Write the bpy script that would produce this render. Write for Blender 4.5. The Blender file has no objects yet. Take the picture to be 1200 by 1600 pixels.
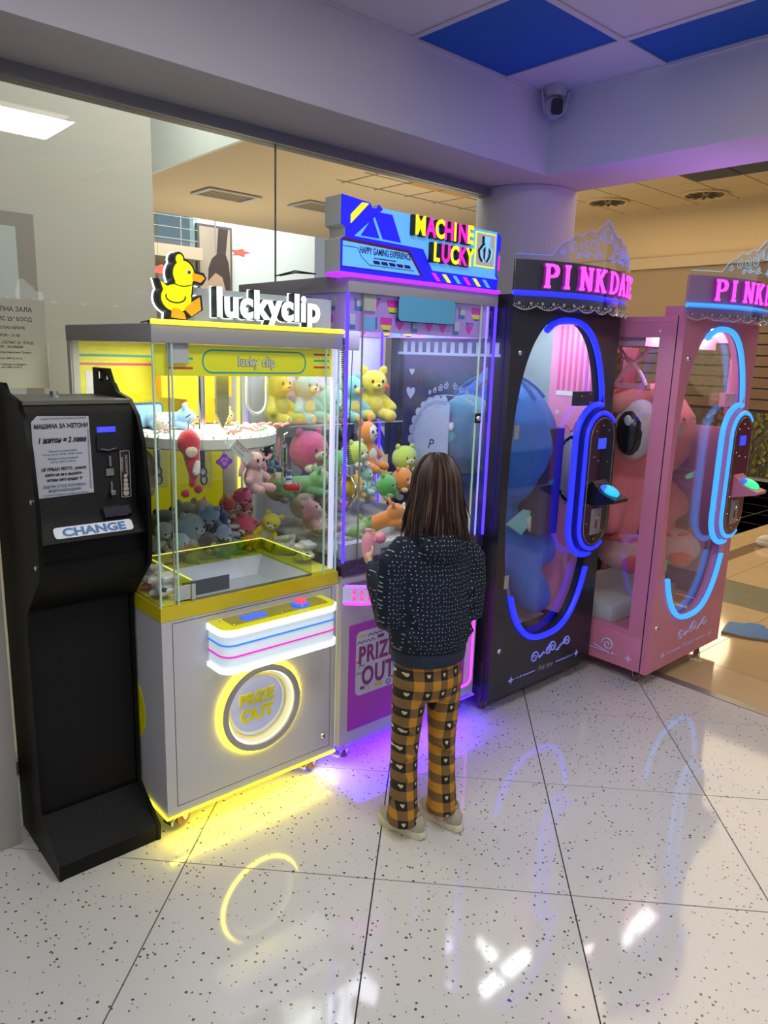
import bpy, bmesh, math, random
from mathutils import Vector, Matrix, Euler
random.seed(7)
SC=bpy.context.scene
COL=SC.collection
V=Vector
PI=math.pi
# ---------------- camera, world, lights, exposure ----------------
cd=bpy.data.cameras.new('camera'); cam=bpy.data.objects.new('camera',cd); COL.objects.link(cam)
cd.sensor_fit='VERTICAL'; cd.sensor_height=36; cd.sensor_width=27; cd.lens=36*1145.8/1600; cd.clip_start=.05; cd.clip_end=80
R_=V((.74724142,-.66382695,.03104901)); U_=V((.11711689,.17753605,.97712056)); F_=V((.65415127,.72650859,-.21040764))
cam.matrix_world=Matrix(((R_.x,U_.x,-F_.x,0),(R_.y,U_.y,-F_.y,0),(R_.z,U_.z,-F_.z,1.58989),(0,0,0,1)))
SC.camera=cam
w=bpy.data.worlds.new('world'); SC.world=w; w.use_nodes=True
w.node_tree.nodes['Background'].inputs[0].default_value=(.80,.84,1,1); w.node_tree.nodes['Background'].inputs[1].default_value=.34
def area(name,loc,sx,sy,power,color=(1,1,1),rot=(0,0,0),spread=None):
    l=bpy.data.lights.new(name,'AREA'); l.shape='RECTANGLE'; l.size=sx; l.size_y=sy; l.energy=power; l.color=color
    if spread: l.spread=spread
    o=bpy.data.objects.new(name,l); o.location=loc; o.rotation_euler=rot; COL.objects.link(o); return o
# LED ceiling panels of the room (their frames are built with the ceiling)
PANELS=[(1.395,.80),(.22,.80),(1.395,-.95),(.22,-.95)]
for i,(x,y) in enumerate(PANELS): area('ceiling_panel_lamp',(x,y,2.80),.5,.5,(16,13,13,13)[i],(1,.97,.93))
area('corridor_lamp',(6.5,1.5,3.8),4,3,82,(1,.80,.52))
area('corridor_far_lamp',(9.3,4,3.8),2.2,5,75,(1,.80,.52))
area('mall_walk_lamp',(7.5,7.5,3.8),4,4,85,(1,.84,.62))
def ball(name,loc,r,power,color):
    l=bpy.data.lights.new(name,'POINT'); l.shadow_soft_size=r; l.energy=power; l.color=color; o=bpy.data.objects.new(name,l); o.location=loc; COL.objects.link(o)
ball('mall_block_fill',(3.4,3.9,4.6),.5,230,(1,.97,.92)); ball('mall_edge_fill',(3.7,8.2,4.8),.3,50,(.95,1,.96)); ball('mall_ceiling_fill',(7.5,7.5,1.9),.5,110,(1,.86,.62)); ball('mall_ceiling_fill_far',(6.5,11.5,1.8),.5,110,(1,.86,.62)); ball('corridor_fill',(8.2,3.6,1.6),.4,42,(1,.82,.52))  # added unseen point lights that brighten mall block, edge wall, ceilings and corridor
area('atrium_lamp',(9,15.5,6.8),8,3,760,(.92,.97,1))
SC.view_settings.view_transform='Standard'; SC.view_settings.look='None'; SC.view_settings.gamma=1; SC.view_settings.exposure=0.0
SC.view_settings.use_curve_mapping=False
try:
    SC.cycles.use_denoising=True; SC.cycles.max_bounces=10; SC.cycles.transparent_max_bounces=32; SC.cycles.sample_clamp_indirect=6
    SC.cycles.glossy_bounces=4; SC.cycles.diffuse_bounces=4; SC.cycles.caustics_reflective=False; SC.cycles.caustics_refractive=False
except Exception: pass
# ---------------- materials ----------------
def mat(name,c,rough=.5,metal=0,emit=None,es=1,coat=0,sheen=0,bump=0,bscale=60,var=0,vscale=8,alpha=1,spec=None):
    m=bpy.data.materials.new(name); m.use_nodes=True; nt=m.node_tree; b=nt.nodes['Principled BSDF']
    b.inputs['Base Color'].default_value=(*c,1); b.inputs['Roughness'].default_value=rough; b.inputs['Metallic'].default_value=metal
    if emit is not None: b.inputs['Emission Color'].default_value=(*emit,1); b.inputs['Emission Strength'].default_value=es
    if coat: b.inputs['Coat Weight'].default_value=coat; b.inputs['Coat Roughness'].default_value=.05
    if sheen: b.inputs['Sheen Weight'].default_value=sheen; b.inputs['Sheen Roughness'].default_value=.5
    if spec is not None: b.inputs['Specular IOR Level'].default_value=spec
    if alpha<1: b.inputs['Alpha'].default_value=alpha
    tc=nt.nodes.new('ShaderNodeTexCoord')
    if var:
        n=nt.nodes.new('ShaderNodeTexNoise'); n.inputs['Scale'].default_value=vscale; n.inputs['Detail'].default_value=4
        mx=nt.nodes.new('ShaderNodeMix'); mx.data_type='RGBA'
        mx.inputs[6].default_value=(*[max(0,x*(1-var)) for x in c],1); mx.inputs[7].default_value=(*[min(1,x*(1+var)) for x in c],1)
        nt.links.new(tc.outputs['Object'],n.inputs['Vector']); nt.links.new(n.outputs['Fac'],mx.inputs[0]); nt.links.new(mx.outputs[2],b.inputs['Base Color'])
    if bump:
        n=nt.nodes.new('ShaderNodeTexNoise'); n.inputs['Scale'].default_value=bscale; n.inputs['Detail'].default_value=3
        bp=nt.nodes.new('ShaderNodeBump'); bp.inputs['Strength'].default_value=bump; bp.inputs['Distance'].default_value=.01
        nt.links.new(tc.outputs['Object'],n.inputs['Vector']); nt.links.new(n.outputs['Fac'],bp.inputs['Height']); nt.links.new(bp.outputs['Normal'],b.inputs['Normal'])
    return m
def glow(name,c,s):
    return mat(name,(.02+.3*c[0],.02+.3*c[1],.02+.3*c[2]),.4,emit=c,es=s)
def glass(name,tint=(.96,.98,.97),refl=1.0,rough=0.0):
    m=bpy.data.materials.new(name); m.use_nodes=True; nt=m.node_tree; nt.nodes.clear()
    o=nt.nodes.new('ShaderNodeOutputMaterial'); t=nt.nodes.new('ShaderNodeBsdfTransparent'); g=nt.nodes.new('ShaderNodeBsdfGlossy')
    f=nt.nodes.new('ShaderNodeLayerWeight'); f.inputs['Blend'].default_value=.5   # Schlick, the same from both sides of the pane
    pw=nt.nodes.new('ShaderNodeMath'); pw.operation='POWER'; pw.inputs[1].default_value=4.2; nt.links.new(f.outputs['Facing'],pw.inputs[0])
    ma=nt.nodes.new('ShaderNodeMath'); ma.operation='MULTIPLY_ADD'; ma.inputs[1].default_value=.9; ma.inputs[2].default_value=.03; nt.links.new(pw.outputs[0],ma.inputs[0])
    mu=nt.nodes.new('ShaderNodeMath'); mu.operation='MULTIPLY'; mu.inputs[1].default_value=refl; mu.use_clamp=True
    t.inputs[0].default_value=(*tint,1); g.inputs['Roughness'].default_value=rough; g.inputs[0].default_value=(1,1,1,1)
    mx=nt.nodes.new('ShaderNodeMixShader'); nt.links.new(ma.outputs[0],mu.inputs[0]); nt.links.new(mu.outputs[0],mx.inputs[0]); nt.links.new(t.outputs[0],mx.inputs[1]); nt.links.new(g.outputs[0],mx.inputs[2]); nt.links.new(mx.outputs[0],o.inputs[0])
    return m
MT={}
def M(name,*a,**k):
    if name not in MT: MT[name]=mat(name,*a,**k)
    return MT[name]
# ---------------- mesh helpers ----------------
class MB:
    def __init__(s): s.v=[]; s.f=[]
    def add(s,vs,fs):
        b=len(s.v); s.v+= [tuple(x) for x in vs]; s.f+=[tuple(i+b for i in f) for f in fs]; return s
    def box(s,x0,x1,y0,y1,z0,z1,ch=0):
        if ch<=0:
            vs=[(x,y,z) for z in (z0,z1) for x,y in ((x0,y0),(x1,y0),(x1,y1),(x0,y1))]
            return s.add(vs,[(3,2,1,0),(4,5,6,7),(0,1,5,4),(1,2,6,5),(2,3,7,6),(3,0,4,7)])
        # chamfered vertical and horizontal edges
        bm=bmesh.new(); bmesh.ops.create_cube(bm,size=1)
        for v in bm.verts: v.co=V(((x0+x1)/2+v.co.x*(x1-x0),(y0+y1)/2+v.co.y*(y1-y0),(z0+z1)/2+v.co.z*(z1-z0)))
        bmesh.ops.bevel(bm,geom=bm.edges[:],offset=ch,segments=2,affect='EDGES',profile=.6)
        bm.verts.index_update(); s.add([v.co for v in bm.verts],[[v.index for v in f.verts] for f in bm.faces]); bm.free(); return s
    def obox(s,c,size,rot=(0,0,0),ch=0):
        t=MB(); a,b,d=[q/2 for q in size]; t.box(-a,a,-b,b,-d,d,ch); m=Euler(rot).to_matrix(); c=V(c)
        return s.add([m@V(p)+c for p in t.v],t.f)
    def tube(s,pts,r,n=8,closed=False,caps=True):
        pts=[V(p) for p in pts]; N=len(pts); rs=r if isinstance(r,(list,tuple)) else [r]*N
        rings=[]; up=None
        for i,p in enumerate(pts):
            if closed: t=(pts[(i+1)%N]-pts[i-1])
            else: t=pts[min(i+1,N-1)]-pts[max(i-1,0)]
            t.normalize()
            if up is None:
                up=V((0,0,1)) if abs(t.z)<.9 else V((1,0,0))
            a=up-t*up.dot(t)
            if a.length<1e-5: a=V((1,0,0))-t*t.x
            a.normalize(); b=t.cross(a); up=a
            rings.append([p+(a*math.cos(2*PI*k/n)+b*math.sin(2*PI*k/n))*rs[i] for k in range(n)])
        vs=[q for R in rings for q in R]; fs=[]
        for i in range(N if closed else N-1):
            j=(i+1)%N
            for k in range(n): l=(k+1)%n; fs.append((i*n+k,i*n+l,j*n+l,j*n+k))
        if not closed and caps: fs+= [tuple(range(n))[::-1],tuple((N-1)*n+k for k in range(n))]
        return s.add(vs,fs)
    def cyl(s,p,q,r0,r1=None,n=16): return s.tube([p,q],[r0,r0 if r1 is None else r1],n)
    def cap(s,p,q,r0,r1=None,n=12):
        p=V(p); q=V(q); r1=r0 if r1 is None else r1; d=(q-p)
        L=d.length; d=d/L if L>1e-6 else V((0,0,1)); pts=[];rs=[]
        for a in (-.97,-.8,-.5,0): pts.append(p+d*(a*r0)); rs.append(r0*math.sqrt(1-a*a))
        for a in (0,.5,.8,.97): pts.append(q+d*(a*r1)); rs.append(r1*math.sqrt(1-a*a))
        return s.tube(pts,rs,n)
    def ell(s,c,r,rot=(0,0,0),n=14):
        if not isinstance(r,(list,tuple)): r=(r,r,r)
        m=Euler(rot).to_matrix(); c=V(c); h=max(4,n//2+1); vs=[c+m@V((0,0,r[2]))]
        for i in range(1,h):
            t=PI*i/h
            for k in range(n): a=2*PI*k/n; vs.append(c+m@V((r[0]*math.sin(t)*math.cos(a),r[1]*math.sin(t)*math.sin(a),r[2]*math.cos(t))))
        vs.append(c+m@V((0,0,-r[2]))); fs=[(0,1+k,1+(k+1)%n) for k in range(n)]
        for i in range(h-2):
            for k in range(n): l=(k+1)%n; fs.append((1+i*n+k,1+(i+1)*n+k,1+(i+1)*n+l,1+i*n+l))
        e=len(vs)-1; fs+=[(e,1+(h-2)*n+(k+1)%n,1+(h-2)*n+k) for k in range(n)]
        return s.add(vs,fs)
    def lathe(s,prof,c,n=24,axis='z'):
        vs=[]; c=V(c)
        for r,h in prof:
            for k in range(n):
                a=2*PI*k/n; x,y=r*math.cos(a),r*math.sin(a)
                vs.append(c+(V((x,y,h)) if axis=='z' else V((x,-h,y)) if axis=='y' else V((h,x,y))))
        m=len(prof); fs=[(i*n+k,i*n+(k+1)%n,(i+1)*n+(k+1)%n,(i+1)*n+k) for i in range(m-1) for k in range(n)]
        fs+=[tuple(range(n))[::-1],tuple((m-1)*n+k for k in range(n))]
        return s.add(vs,fs)
    def prism(s,poly,O,U,W,d):
        O=V(O);U=V(U);W=V(W);N=U.cross(W).normalized(); n=len(poly)
        a=[O+U*p[0]+W*p[1] for p in poly]; b=[p+N*d for p in a]
        return s.add(a+b,[tuple(range(n))[::-1],tuple(range(n,2*n))]+[(k,(k+1)%n,n+(k+1)%n,n+k) for k in range(n)])
    def ring(s,outer,inner,O,U,W,d):
        O=V(O);U=V(U);W=V(W);N=U.cross(W).normalized(); n=len(outer); P=lambda L,h:[O+U*p[0]+W*p[1]+N*h for p in L]
        vs=P(outer,0)+P(inner,0)+P(outer,d)+P(inner,d); fs=[]
        for k in range(n):
            l=(k+1)%n; fs+=[(k,n+k,n+l,l),(2*n+k,2*n+l,3*n+l,3*n+k),(k,l,2*n+l,2*n+k),(n+k,3*n+k,3*n+l,n+l)]
        return s.add(vs,fs)
    def build(s,name,m=None,parent=None,smooth=False,**kw):
        me=bpy.data.meshes.new(name); me.from_pydata(s.v,[],s.f); me.validate(); 
        bm=bmesh.new(); bm.from_mesh(me); bmesh.ops.recalc_face_normals(bm,faces=bm.faces[:]); bm.to_mesh(me); bm.free()
        return link(name,me,m,parent,smooth,**kw)
def link(name,me,m=None,parent=None,smooth=False,loc=None,label=None,kind=None,rot=None):
    while parent is not None and parent.parent is not None and parent.parent.parent is not None: parent=parent.parent   # thing > part > sub-part, never deeper
    o=bpy.data.objects.new(name,me); COL.objects.link(o)
    if m is not None and len(me.materials)==0: me.materials.append(m)
    elif m is not None:
        o.material_slots[0].link='OBJECT'; o.material_slots[0].material=m
    if smooth:
        for p in me.polygons: p.use_smooth=True
        try: me.set_sharp_from_angle(angle=math.radians(42))
        except Exception: pass
    if parent is not None: o.parent=parent
    if loc is not None: o.location=loc
    if rot is not None: o.rotation_euler=rot
    if label: o['label']=label
    if kind: o['kind']=kind
    return o
def bx(name,x0,x1,y0,y1,z0,z1,m,parent=None,ch=0,**k): return MB().box(x0,x1,y0,y1,z0,z1,ch).build(name,m,parent,smooth=ch>0,**k)
def remesh(mb,vox,smooth=2):
    me=bpy.data.meshes.new('t'); me.from_pydata(mb.v,[],mb.f); o=bpy.data.objects.new('t',me); COL.objects.link(o)
    r=o.modifiers.new('r','REMESH'); r.mode='VOXEL'; r.voxel_size=vox; r.use_smooth_shade=True
    if smooth: s=o.modifiers.new('s','SMOOTH'); s.iterations=smooth; s.factor=.5
    bpy.context.view_layer.update(); dg=bpy.context.evaluated_depsgraph_get(); n=bpy.data.meshes.new_from_object(o.evaluated_get(dg))
    bpy.data.objects.remove(o); bpy.data.meshes.remove(me)
    for p in n.polygons: p.use_smooth=True
    return n
def thing(name,label,cat,loc=(0,0,0),rotz=0,group=None):
    o=bpy.data.objects.new(name,None); COL.objects.link(o); o.empty_display_size=.1; o.location=loc; o.rotation_euler=(0,0,rotz)
    o['label']=label; o['category']=cat
    if group: o['group']=group
    return o
def tag(o,label,cat,group=None):
    o['label']=label; o['category']=cat
    if group: o['group']=group
    return o
def struct(o): o['kind']='structure'; return o
# children of things placed in world coordinates: things stay at the origin of their base, parts are offset
def at(root):   # convert world built parts under a located empty
    for c in root.children: c.matrix_parent_inverse=root.matrix_basis.inverted()
_tc={}
def text(name,s,size,O,U,W,d,m,parent=None,xs=1,bold=0,align='LEFT',shear=0,sp=1,**k):
    key=(s,size,bold,shear,sp,align,round(d/size,3))
    if key not in _tc:
        cu=bpy.data.curves.new('t','FONT'); cu.body=s; cu.size=size; cu.extrude=d/2; cu.offset=bold*size; cu.align_x=align; cu.shear=shear; cu.space_character=sp
        cu.resolution_u=3
        o=bpy.data.objects.new('t',cu); COL.objects.link(o); bpy.context.view_layer.update()
        dg=bpy.context.evaluated_depsgraph_get(); me=bpy.data.meshes.new_from_object(o.evaluated_get(dg)); bpy.data.objects.remove(o); bpy.data.curves.remove(cu)
        _tc[key]=me
    me=_tc[key].copy(); U=V(U).normalized();W=V(W).normalized();N=U.cross(W); O=V(O)
    for v in me.vertices: v.co=O+U*(v.co.x*xs)+W*v.co.y+N*(v.co.z+d/2)
    me.materials.clear(); return link(name,me,m,parent,**k)
X=(1,0,0);Y=(0,1,0);Z=(0,0,1)
def rrect(x0,x1,z0,z1,r,n=5):
    out=[]
    for cx,cz,a0 in ((x1-r,z1-r,0),(x0+r,z1-r,90),(x0+r,z0+r,180),(x1-r,z0+r,270)):
        for i in range(n+1): a=math.radians(a0+90*i/n); out.append((cx+r*math.cos(a),cz+r*math.sin(a)))
    return out
def circ(cx,cz,r,n=48,rz=None): return [(cx+r*math.cos(2*PI*k/n),cz+(rz or r)*math.sin(2*PI*k/n)) for k in range(n)]
def rim(x0,x1,z0,z1,cx,cz,n,extra=0):   # rectangle border points seen from (cx,cz) at n angles, corners snapped
    out=[]
    for k in range(n):
        a=2*PI*k/n; dx,dz=math.cos(a),math.sin(a); ts=[]
        if dx>1e-9: ts.append((x1-cx)/dx)
        if dx<-1e-9: ts.append((x0-cx)/dx)
        if dz>1e-9: ts.append((z1-cz)/dz)
        if dz<-1e-9: ts.append((z0-cz)/dz)
        t=min(ts); out.append([cx+dx*t,cz+dz*t])
    for c in ((x0,z0),(x1,z0),(x1,z1),(x0,z1)):
        i=min(range(n),key=lambda j:(out[j][0]-c[0])**2+(out[j][1]-c[1])**2); out[i]=list(c)
    return out
# common materials
wallp=mat('wall_paint',(.61,.59,.66),.75,bump=.06,bscale=140)
metal=mat('chrome',(.75,.75,.77),.18,1); alu=mat('aluminium',(.46,.46,.46),.4,.6)
blackp=mat('black_paint',(.008,.008,.010),.38,coat=.15); clear=glass('clear_acrylic'); 
greyc=mat('grey_coated_steel',(.56,.55,.56),.38); whiteglow=glow('white_led',(.90,.96,1),2.2); rubber=mat('dark_rubber',(.03,.02,.02),.6)
white=mat('white_print',(.8,.8,.82),.5); ink=mat('black_ink',(.012,.012,.015),.5)
yellowp=mat('yellow_print',(.78,.72,.0),.35)
# ---------------- floor ----------------
def terrazzo():
    m=mat('terrazzo',(.62,.62,.60),.07,coat=.35); nt=m.node_tree; b=nt.nodes['Principled BSDF']; b.inputs['Specular IOR Level'].default_value=.62
    g=nt.nodes.new('ShaderNodeNewGeometry'); dn=nt.nodes.new('ShaderNodeTexNoise'); dn.inputs['Scale'].default_value=240
    ad=nt.nodes.new('ShaderNodeMix'); ad.data_type='VECTOR'; ad.inputs[0].default_value=.006
    nt.links.new(g.outputs['Position'],dn.inputs['Vector']); nt.links.new(g.outputs['Position'],ad.inputs[4]); nt.links.new(dn.outputs['Color'],ad.inputs[5])
    last=None
    for sc,th in ((58,.245),(33,.155)):
        vo=nt.nodes.new('ShaderNodeTexVoronoi'); vo.inputs['Scale'].default_value=sc; nt.links.new(ad.outputs[1],vo.inputs['Vector'])
        wn=nt.nodes.new('ShaderNodeSeparateColor'); nt.links.new(vo.outputs['Color'],wn.inputs[0])
        t=nt.nodes.new('ShaderNodeMath'); t.operation='MULTIPLY'; nt.links.new(wn.outputs[0],t.inputs[0]); t.inputs[1].default_value=th
        l=nt.nodes.new('ShaderNodeMath'); l.operation='LESS_THAN'; nt.links.new(vo.outputs['Distance'],l.inputs[0]); nt.links.new(t.outputs[0],l.inputs[1])
        if last is None: last=l
        else:
            a=nt.nodes.new('ShaderNodeMath'); a.operation='MAXIMUM'; nt.links.new(last.outputs[0],a.inputs[0]); nt.links.new(l.outputs[0],a.inputs[1]); last=a
    mx=nt.nodes.new('ShaderNodeMix'); mx.data_type='RGBA'; mx.inputs[6].default_value=(.60,.60,.585,1); mx.inputs[7].default_value=(.07,.065,.06,1)
    nt.links.new(last.outputs[0],mx.inputs[0]); nt.links.new(mx.outputs[2],b.inputs['Base Color']); return m
terr=terrazzo()
fl=struct(bx('floor',-3,20,-4,22,-.12,-.006,mat('grout',(.035,.035,.04),.8)))
def clip(poly,a,b,c):  # keep a*x+b*y<=c
    out=[]
    for i,p in enumerate(poly):
        q=poly[(i+1)%len(poly)]; dp=a*p[0]+b*p[1]-c; dq=a*q[0]+b*q[1]-c
        if dp<=0: out.append(p)
        if (dp<0<dq) or (dq<0<dp): t=dp/(dp-dq); out.append((p[0]+(q[0]-p[0])*t,p[1]+(q[1]-p[1])*t))
    return out
A42=math.radians(42)
def camyaw(x,y): return (math.cos(A42)*x+math.sin(A42)*y,-math.sin(A42)*x+math.cos(A42)*y)
ta=-.0755450; ox,oy=-.592025,2.0277
for i in range(-6,9):
    for j in range(-6,7):
        poly=[]
        for du,dv in ((0,0),(1,0),(1,1),(0,1)):
            u=.6*(i+du)+(-.0022 if du else .0022); v=.6*(j+dv)+(-.0022 if dv else .0022)
            poly.append(camyaw(ox+math.cos(ta)*u-math.sin(ta)*v,oy+math.sin(ta)*u+math.cos(ta)*v))
        for a,b,c in ((1,0,3.445),(-1,0,1.6),(0,1,2.76),(0,-1,1.6)):
            poly=clip(poly,a,b,c)
            if len(poly)<3: break
        if len(poly)<3: continue
        MB().prism(poly,(0,0,-.006),X,Y,.006).build('tile',terr,fl)
# threshold strip and corridor tiles
bx('threshold_strip',3.445,3.50,-1.6,2.30,-.006,.003,mat('threshold_steel',(.30,.29,.28),.35,.7),fl)
cmat=[mat('beige_tile',(.50,.36,.19),.10,var=.14,vscale=3,coat=.2),mat('green_grey_tile',(.20,.20,.13),.10,var=.1,coat=.2),mat('brown_tile',(.20,.125,.07),.10,var=.15,coat=.2),mat('sand_tile',(.55,.42,.24),.10,var=.1,coat=.2)]
yb=[-1.68+.56*k for k in range(8)]+[2.46,2.59,3.15,3.71,4.27,4.83,5.39]
xb=[3.50,3.85]+[3.85+.56*k for k in range(1,14)]
for i in range(len(xb)-1):
    for j in range(len(yb)-1):
        k=2 if j==8 else 1 if (i in (3,11)) else (3 if (i*7+j*3)%5==0 else 0)
        MB().box(xb[i]+.0018,xb[i+1]-.0018,yb[j]+.0018,yb[j+1]-.0018,-.006,0).build('tile',cmat[k],fl)
struct(bx('floor',-1.5,11,2.84,19,-.006,0,mat('mall_floor',(.45,.40,.32),.15)))
# ---------------- ceiling ----------------
CZ=2.821
ce=struct(bx('ceiling',-1.6,3.52,-1.6,2.85,CZ+.03,CZ+.1,mat('ceiling_void',(.3,.3,.32),.8)))
ctile=mat('ceiling_white_board',(.62,.60,.64),.85,bump=.05,bscale=300); cblue=mat('ceiling_blue_board',(.004,.10,.42),.7)
S=.585
gx=[3.133-.338-S*k for k in range(0,9)]; gx=[3.133]+gx
gy=[2.378-S*k for k in range(0,8)]
blue={(1,0),(0,1),(2,3),(4,1),(1,4)}
for i in range(len(gx)-1):
    for j in range(len(gy)-1):
        x1,x0=gx[i],gx[i+1]; y1,y0=gy[j],gy[j+1]
        if any(x0<px<x1 and y0<py<y1 for px,py in PANELS): continue
        bx('ceiling_tile',x0+.012,x1-.012,y0+.012,y1-.012,CZ+.002,CZ+.016,cblue if (i,j) in blue else ctile,ce)
barm=mat('ceiling_bar_white',(.58,.57,.62),.6)
mb=MB()
for x in gx: bx('grid_bar',x-.013,x+.013,gy[-1],gy[0],CZ-.004,CZ+.001,barm,ce)
for y in gy: bx('grid_bar',gx[-1],gx[0],y-.013,y+.013,CZ-.0045,CZ+.0005,barm,ce)
PL=glow('led_panel_face',(1,.98,.92),3.2)
for i,(x,y) in enumerate(PANELS):
    t=thing('ceiling_light','square white LED panel set in the ceiling grid, mirrored in the shop glass' if i==0 else 'square white LED ceiling panel behind the camera','ceiling light',(x,y,CZ),group=None if i==0 else 'LED ceiling panels behind the camera')
    MB().ring([(-.29,-.29),(.29,-.29),(.29,.29),(-.29,.29)],[(-.265,-.265),(.265,-.265),(.265,.265),(-.265,.265)],(0,0,.001),X,Y,.012).build('frame',barm,t)
    MB().box(-.265,.265,-.265,.265,.006,.012).build('diffuser',PL,t)
# beams (drywall) along the glass wall and the right opening
struct(bx('wall_back',-1.6,3.133,2.378,2.83,2.47,CZ+.03,wallp))
struct(bx('wall_right',3.133,3.54,-1.6,2.83,2.47,CZ+.03,wallp))
bx('trim_1',-1.6,3.133,2.366,2.378,CZ-.012,CZ+.002,barm)['kind']='structure'
bx('trim_2',3.121,3.133,-1.6,2.378,CZ-.012,CZ+.002,barm)['kind']='structure'
col=struct(MB().lathe([(.27,0),(.27,2.468)],(3.43,2.72,0),48).build('column',wallp,smooth=True))
# glass shop wall
wi=struct(thing('window_1','','')); del wi['label']; del wi['category']
fm=mat('window_frame_grey',(.27,.265,.28),.45,.3)
bx('window_head',-1.6,3.29,2.75,2.83,2.425,2.47,fm,wi); bx('window_jamb',3.235,3.29,2.75,2.83,0,2.425,fm,wi); bx('window_sill',-1.6,3.235,2.75,2.83,0,.05,fm,wi)
gl2=glass('shop_glass',(.97,.985,.96),1.0)
gs=[-1.6,-.35,1.832,3.233]
for a,b in zip(gs,gs[1:]): bx('glass_pane',a+.002,b-.002,2.776,2.784,.05,2.425,gl2,wi)
dk=mat('glass_edge_green',(.20,.23,.18),.3)
for a in gs[1:-1]: bx('glass_joint',a-.0015,a+.0015,2.775,2.785,.05,2.425,dk,wi)
# left door post
dr=struct(thing('door_1','','')); del dr['label']; del dr['category']
bx('door_post',.475,.555,2.32,2.39,0,2.47,mat('post_grey',(.36,.34,.31),.5,.2),dr)
bx('door_leaf',.475,.52,2.395,2.76,.01,2.46,blackp,dr)
# paper notice on glass
nt_=thing('paper_notice','cream paper with opening hours and company lines taped to the shop glass','notice',(.79,2.772,1.43))
bx('sheet',.62,.872,2.7725,2.774,1.435,1.735,mat('cream_paper',(.56,.53,.42),.8),nt_)
tb=[('ИГРАЛНА ЗАЛА',.021,1.693),('„НЕПИС 25“ ЕООД',.018,1.662),('РАБОТНО ВРЕМЕ',.013,1.634),('09.00 – 21.00',.013,1.609),('Фирма : „НЕПИС 25“ ЕООД',.0125,1.585),('ЕИК : 202246060',.012,1.571),('Упр. : Петър Николаев Петров',.0095,1.553),('тел.: 0899 32 44 32',.009,1.533),('При повреди се обадете :',.0085,1.513),('тел.: 0899 32 44 32',.0085,1.503)]
for s_,z_,h_ in tb: text('lettering',s_,z_,(.752,2.7723,h_),X,Z,.0004,ink,nt_,bold=.01,align='CENTER',xs=.95)
at(nt_)
# ---------------- behind the glass ----------------
iw=mat('mall_wall_warm_grey',(.50,.49,.44),.8); cw=mat('mall_ceiling_cream',(.58,.47,.33),.8); wht=mat('mall_white',(.72,.76,.74),.8)
struct(bx('wall_mall_block',-1.6,2.78,6.0,10.0,0,5.6,iw))
struct(bx('ceiling',4.75,13.2,2.9,12.9,3.9,4.3,cw))      # lower ceiling right of the void
struct(bx('wall_mall_edge',4.70,4.75,2.9,12.9,3.9,5.6,wht))
struct(bx('ceiling',-1.6,4.72,2.85,12.9,5.6,5.7,wht)); struct(bx('wall_left',-1.7,-1.6,2.85,6,0,5.6,iw))
struct(bx('wall_mall_far',9.4,13.2,18,18.2,0,7.2,wht)); struct(bx('wall_mall_side',13.2,20,14.8,15.1,0,7.2,cw))
struct(bx('trim_6',13.2,20,14.7,14.8,3.7,3.85,bpy.data.materials['bar_brown'] if 'bar_brown' in bpy.data.materials else cw))
struct(bx('wall_mall_far_left',2,9.6,20.5,20.7,0,7.2,mat('far_shop',(.55,.45,.32),.8)))
struct(bx('trim_3',5,9.4,17.55,20.4,3.75,4.04,cw))
struct(bx('ceiling',2,20,13.2,21,7.2,7.3,wht))
for i in range(3):   # grid lines of mall ceiling
    bx('ceiling_bar',6.6,10.5,7.3+.6*i,7.32+.6*i,3.893,3.9,mat('bar_brown',(.25,.2,.14),.7) if i==0 else bpy.data.materials['bar_brown'])['kind']='structure'
for i in range(6):
    bx('ceiling_bar',6.75+.6*i,6.77+.6*i,6.7,8.6,3.893,3.9,bpy.data.materials['bar_brown'])['kind']='structure'
om=mat('orange_board',(.50,.26,.06),.7)
for k in range(2):
    o=bx('ceiling_tile',7.35+.6*k-.58+.6,7.35+.6*k+.6-.02,7.35,7.93,3.885,3.893,om); o['kind']='structure'
rl=thing('railing','pale glass and steel railing on the upper mall gallery','railing',(7.5,17.7,4.05))
for k in range(4): MB().cyl((7.3+.95*k-.3,17.7,4.0),(7.3+.95*k-.3,17.7,5.0),.02,n=8).build('post',alu,rl)
bx('glass_panel',6.6,9.35,17.69,17.70,4.15,4.9,glass('pale_rail_glass',(.80,.93,.95),1),rl)
for k in range(4): MB().cyl((6.6,17.68,4.2+.26*k),(9.35,17.68,4.2+.26*k),.012,n=6).build('rail',alu,rl)
at(rl)
po=thing('wall_poster','tall framed poster of a dark-haired woman on the far white wall','poster',(9.9,17.9,2.4))
bx('frame',9.42,10.42,17.86,17.97,2.35,4.68,mat('dark_frame',(.12,.10,.09),.5),po); bx('print_sheet',9.48,10.36,17.85,17.86,2.41,4.62,mat('tan_print',(.46,.37,.28),.6),po)
MB().prism(circ(9.96,3.02,.26,28,.60),(0,17.85,0),X,Z,.004).build('skin_print',mat('skin_print',(.50,.32,.22),.6),po)
MB().prism([(9.70,3.30),(9.72,3.62),(9.82,3.86),(9.96,3.98),(10.02,4.62),(10.30,4.62),(10.22,4.0),(10.30,3.80),(10.35,3.4),(10.35,2.45),(10.22,2.45),(10.22,3.05),(10.12,3.42),(9.92,3.52)],(0,17.846,0),X,Z,.004).build('hair_print',mat('hair_print',(.06,.035,.03),.6),po)
MB().ring(rrect(9.80,10.2,2.75,3.0,.05),rrect(9.83,10.17,2.78,2.97,.04),(0,17.841,0),X,Z,.003).build('glasses_print',mat('glasses_print',(.5,.45,.38),.6),po); at(po)
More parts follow.
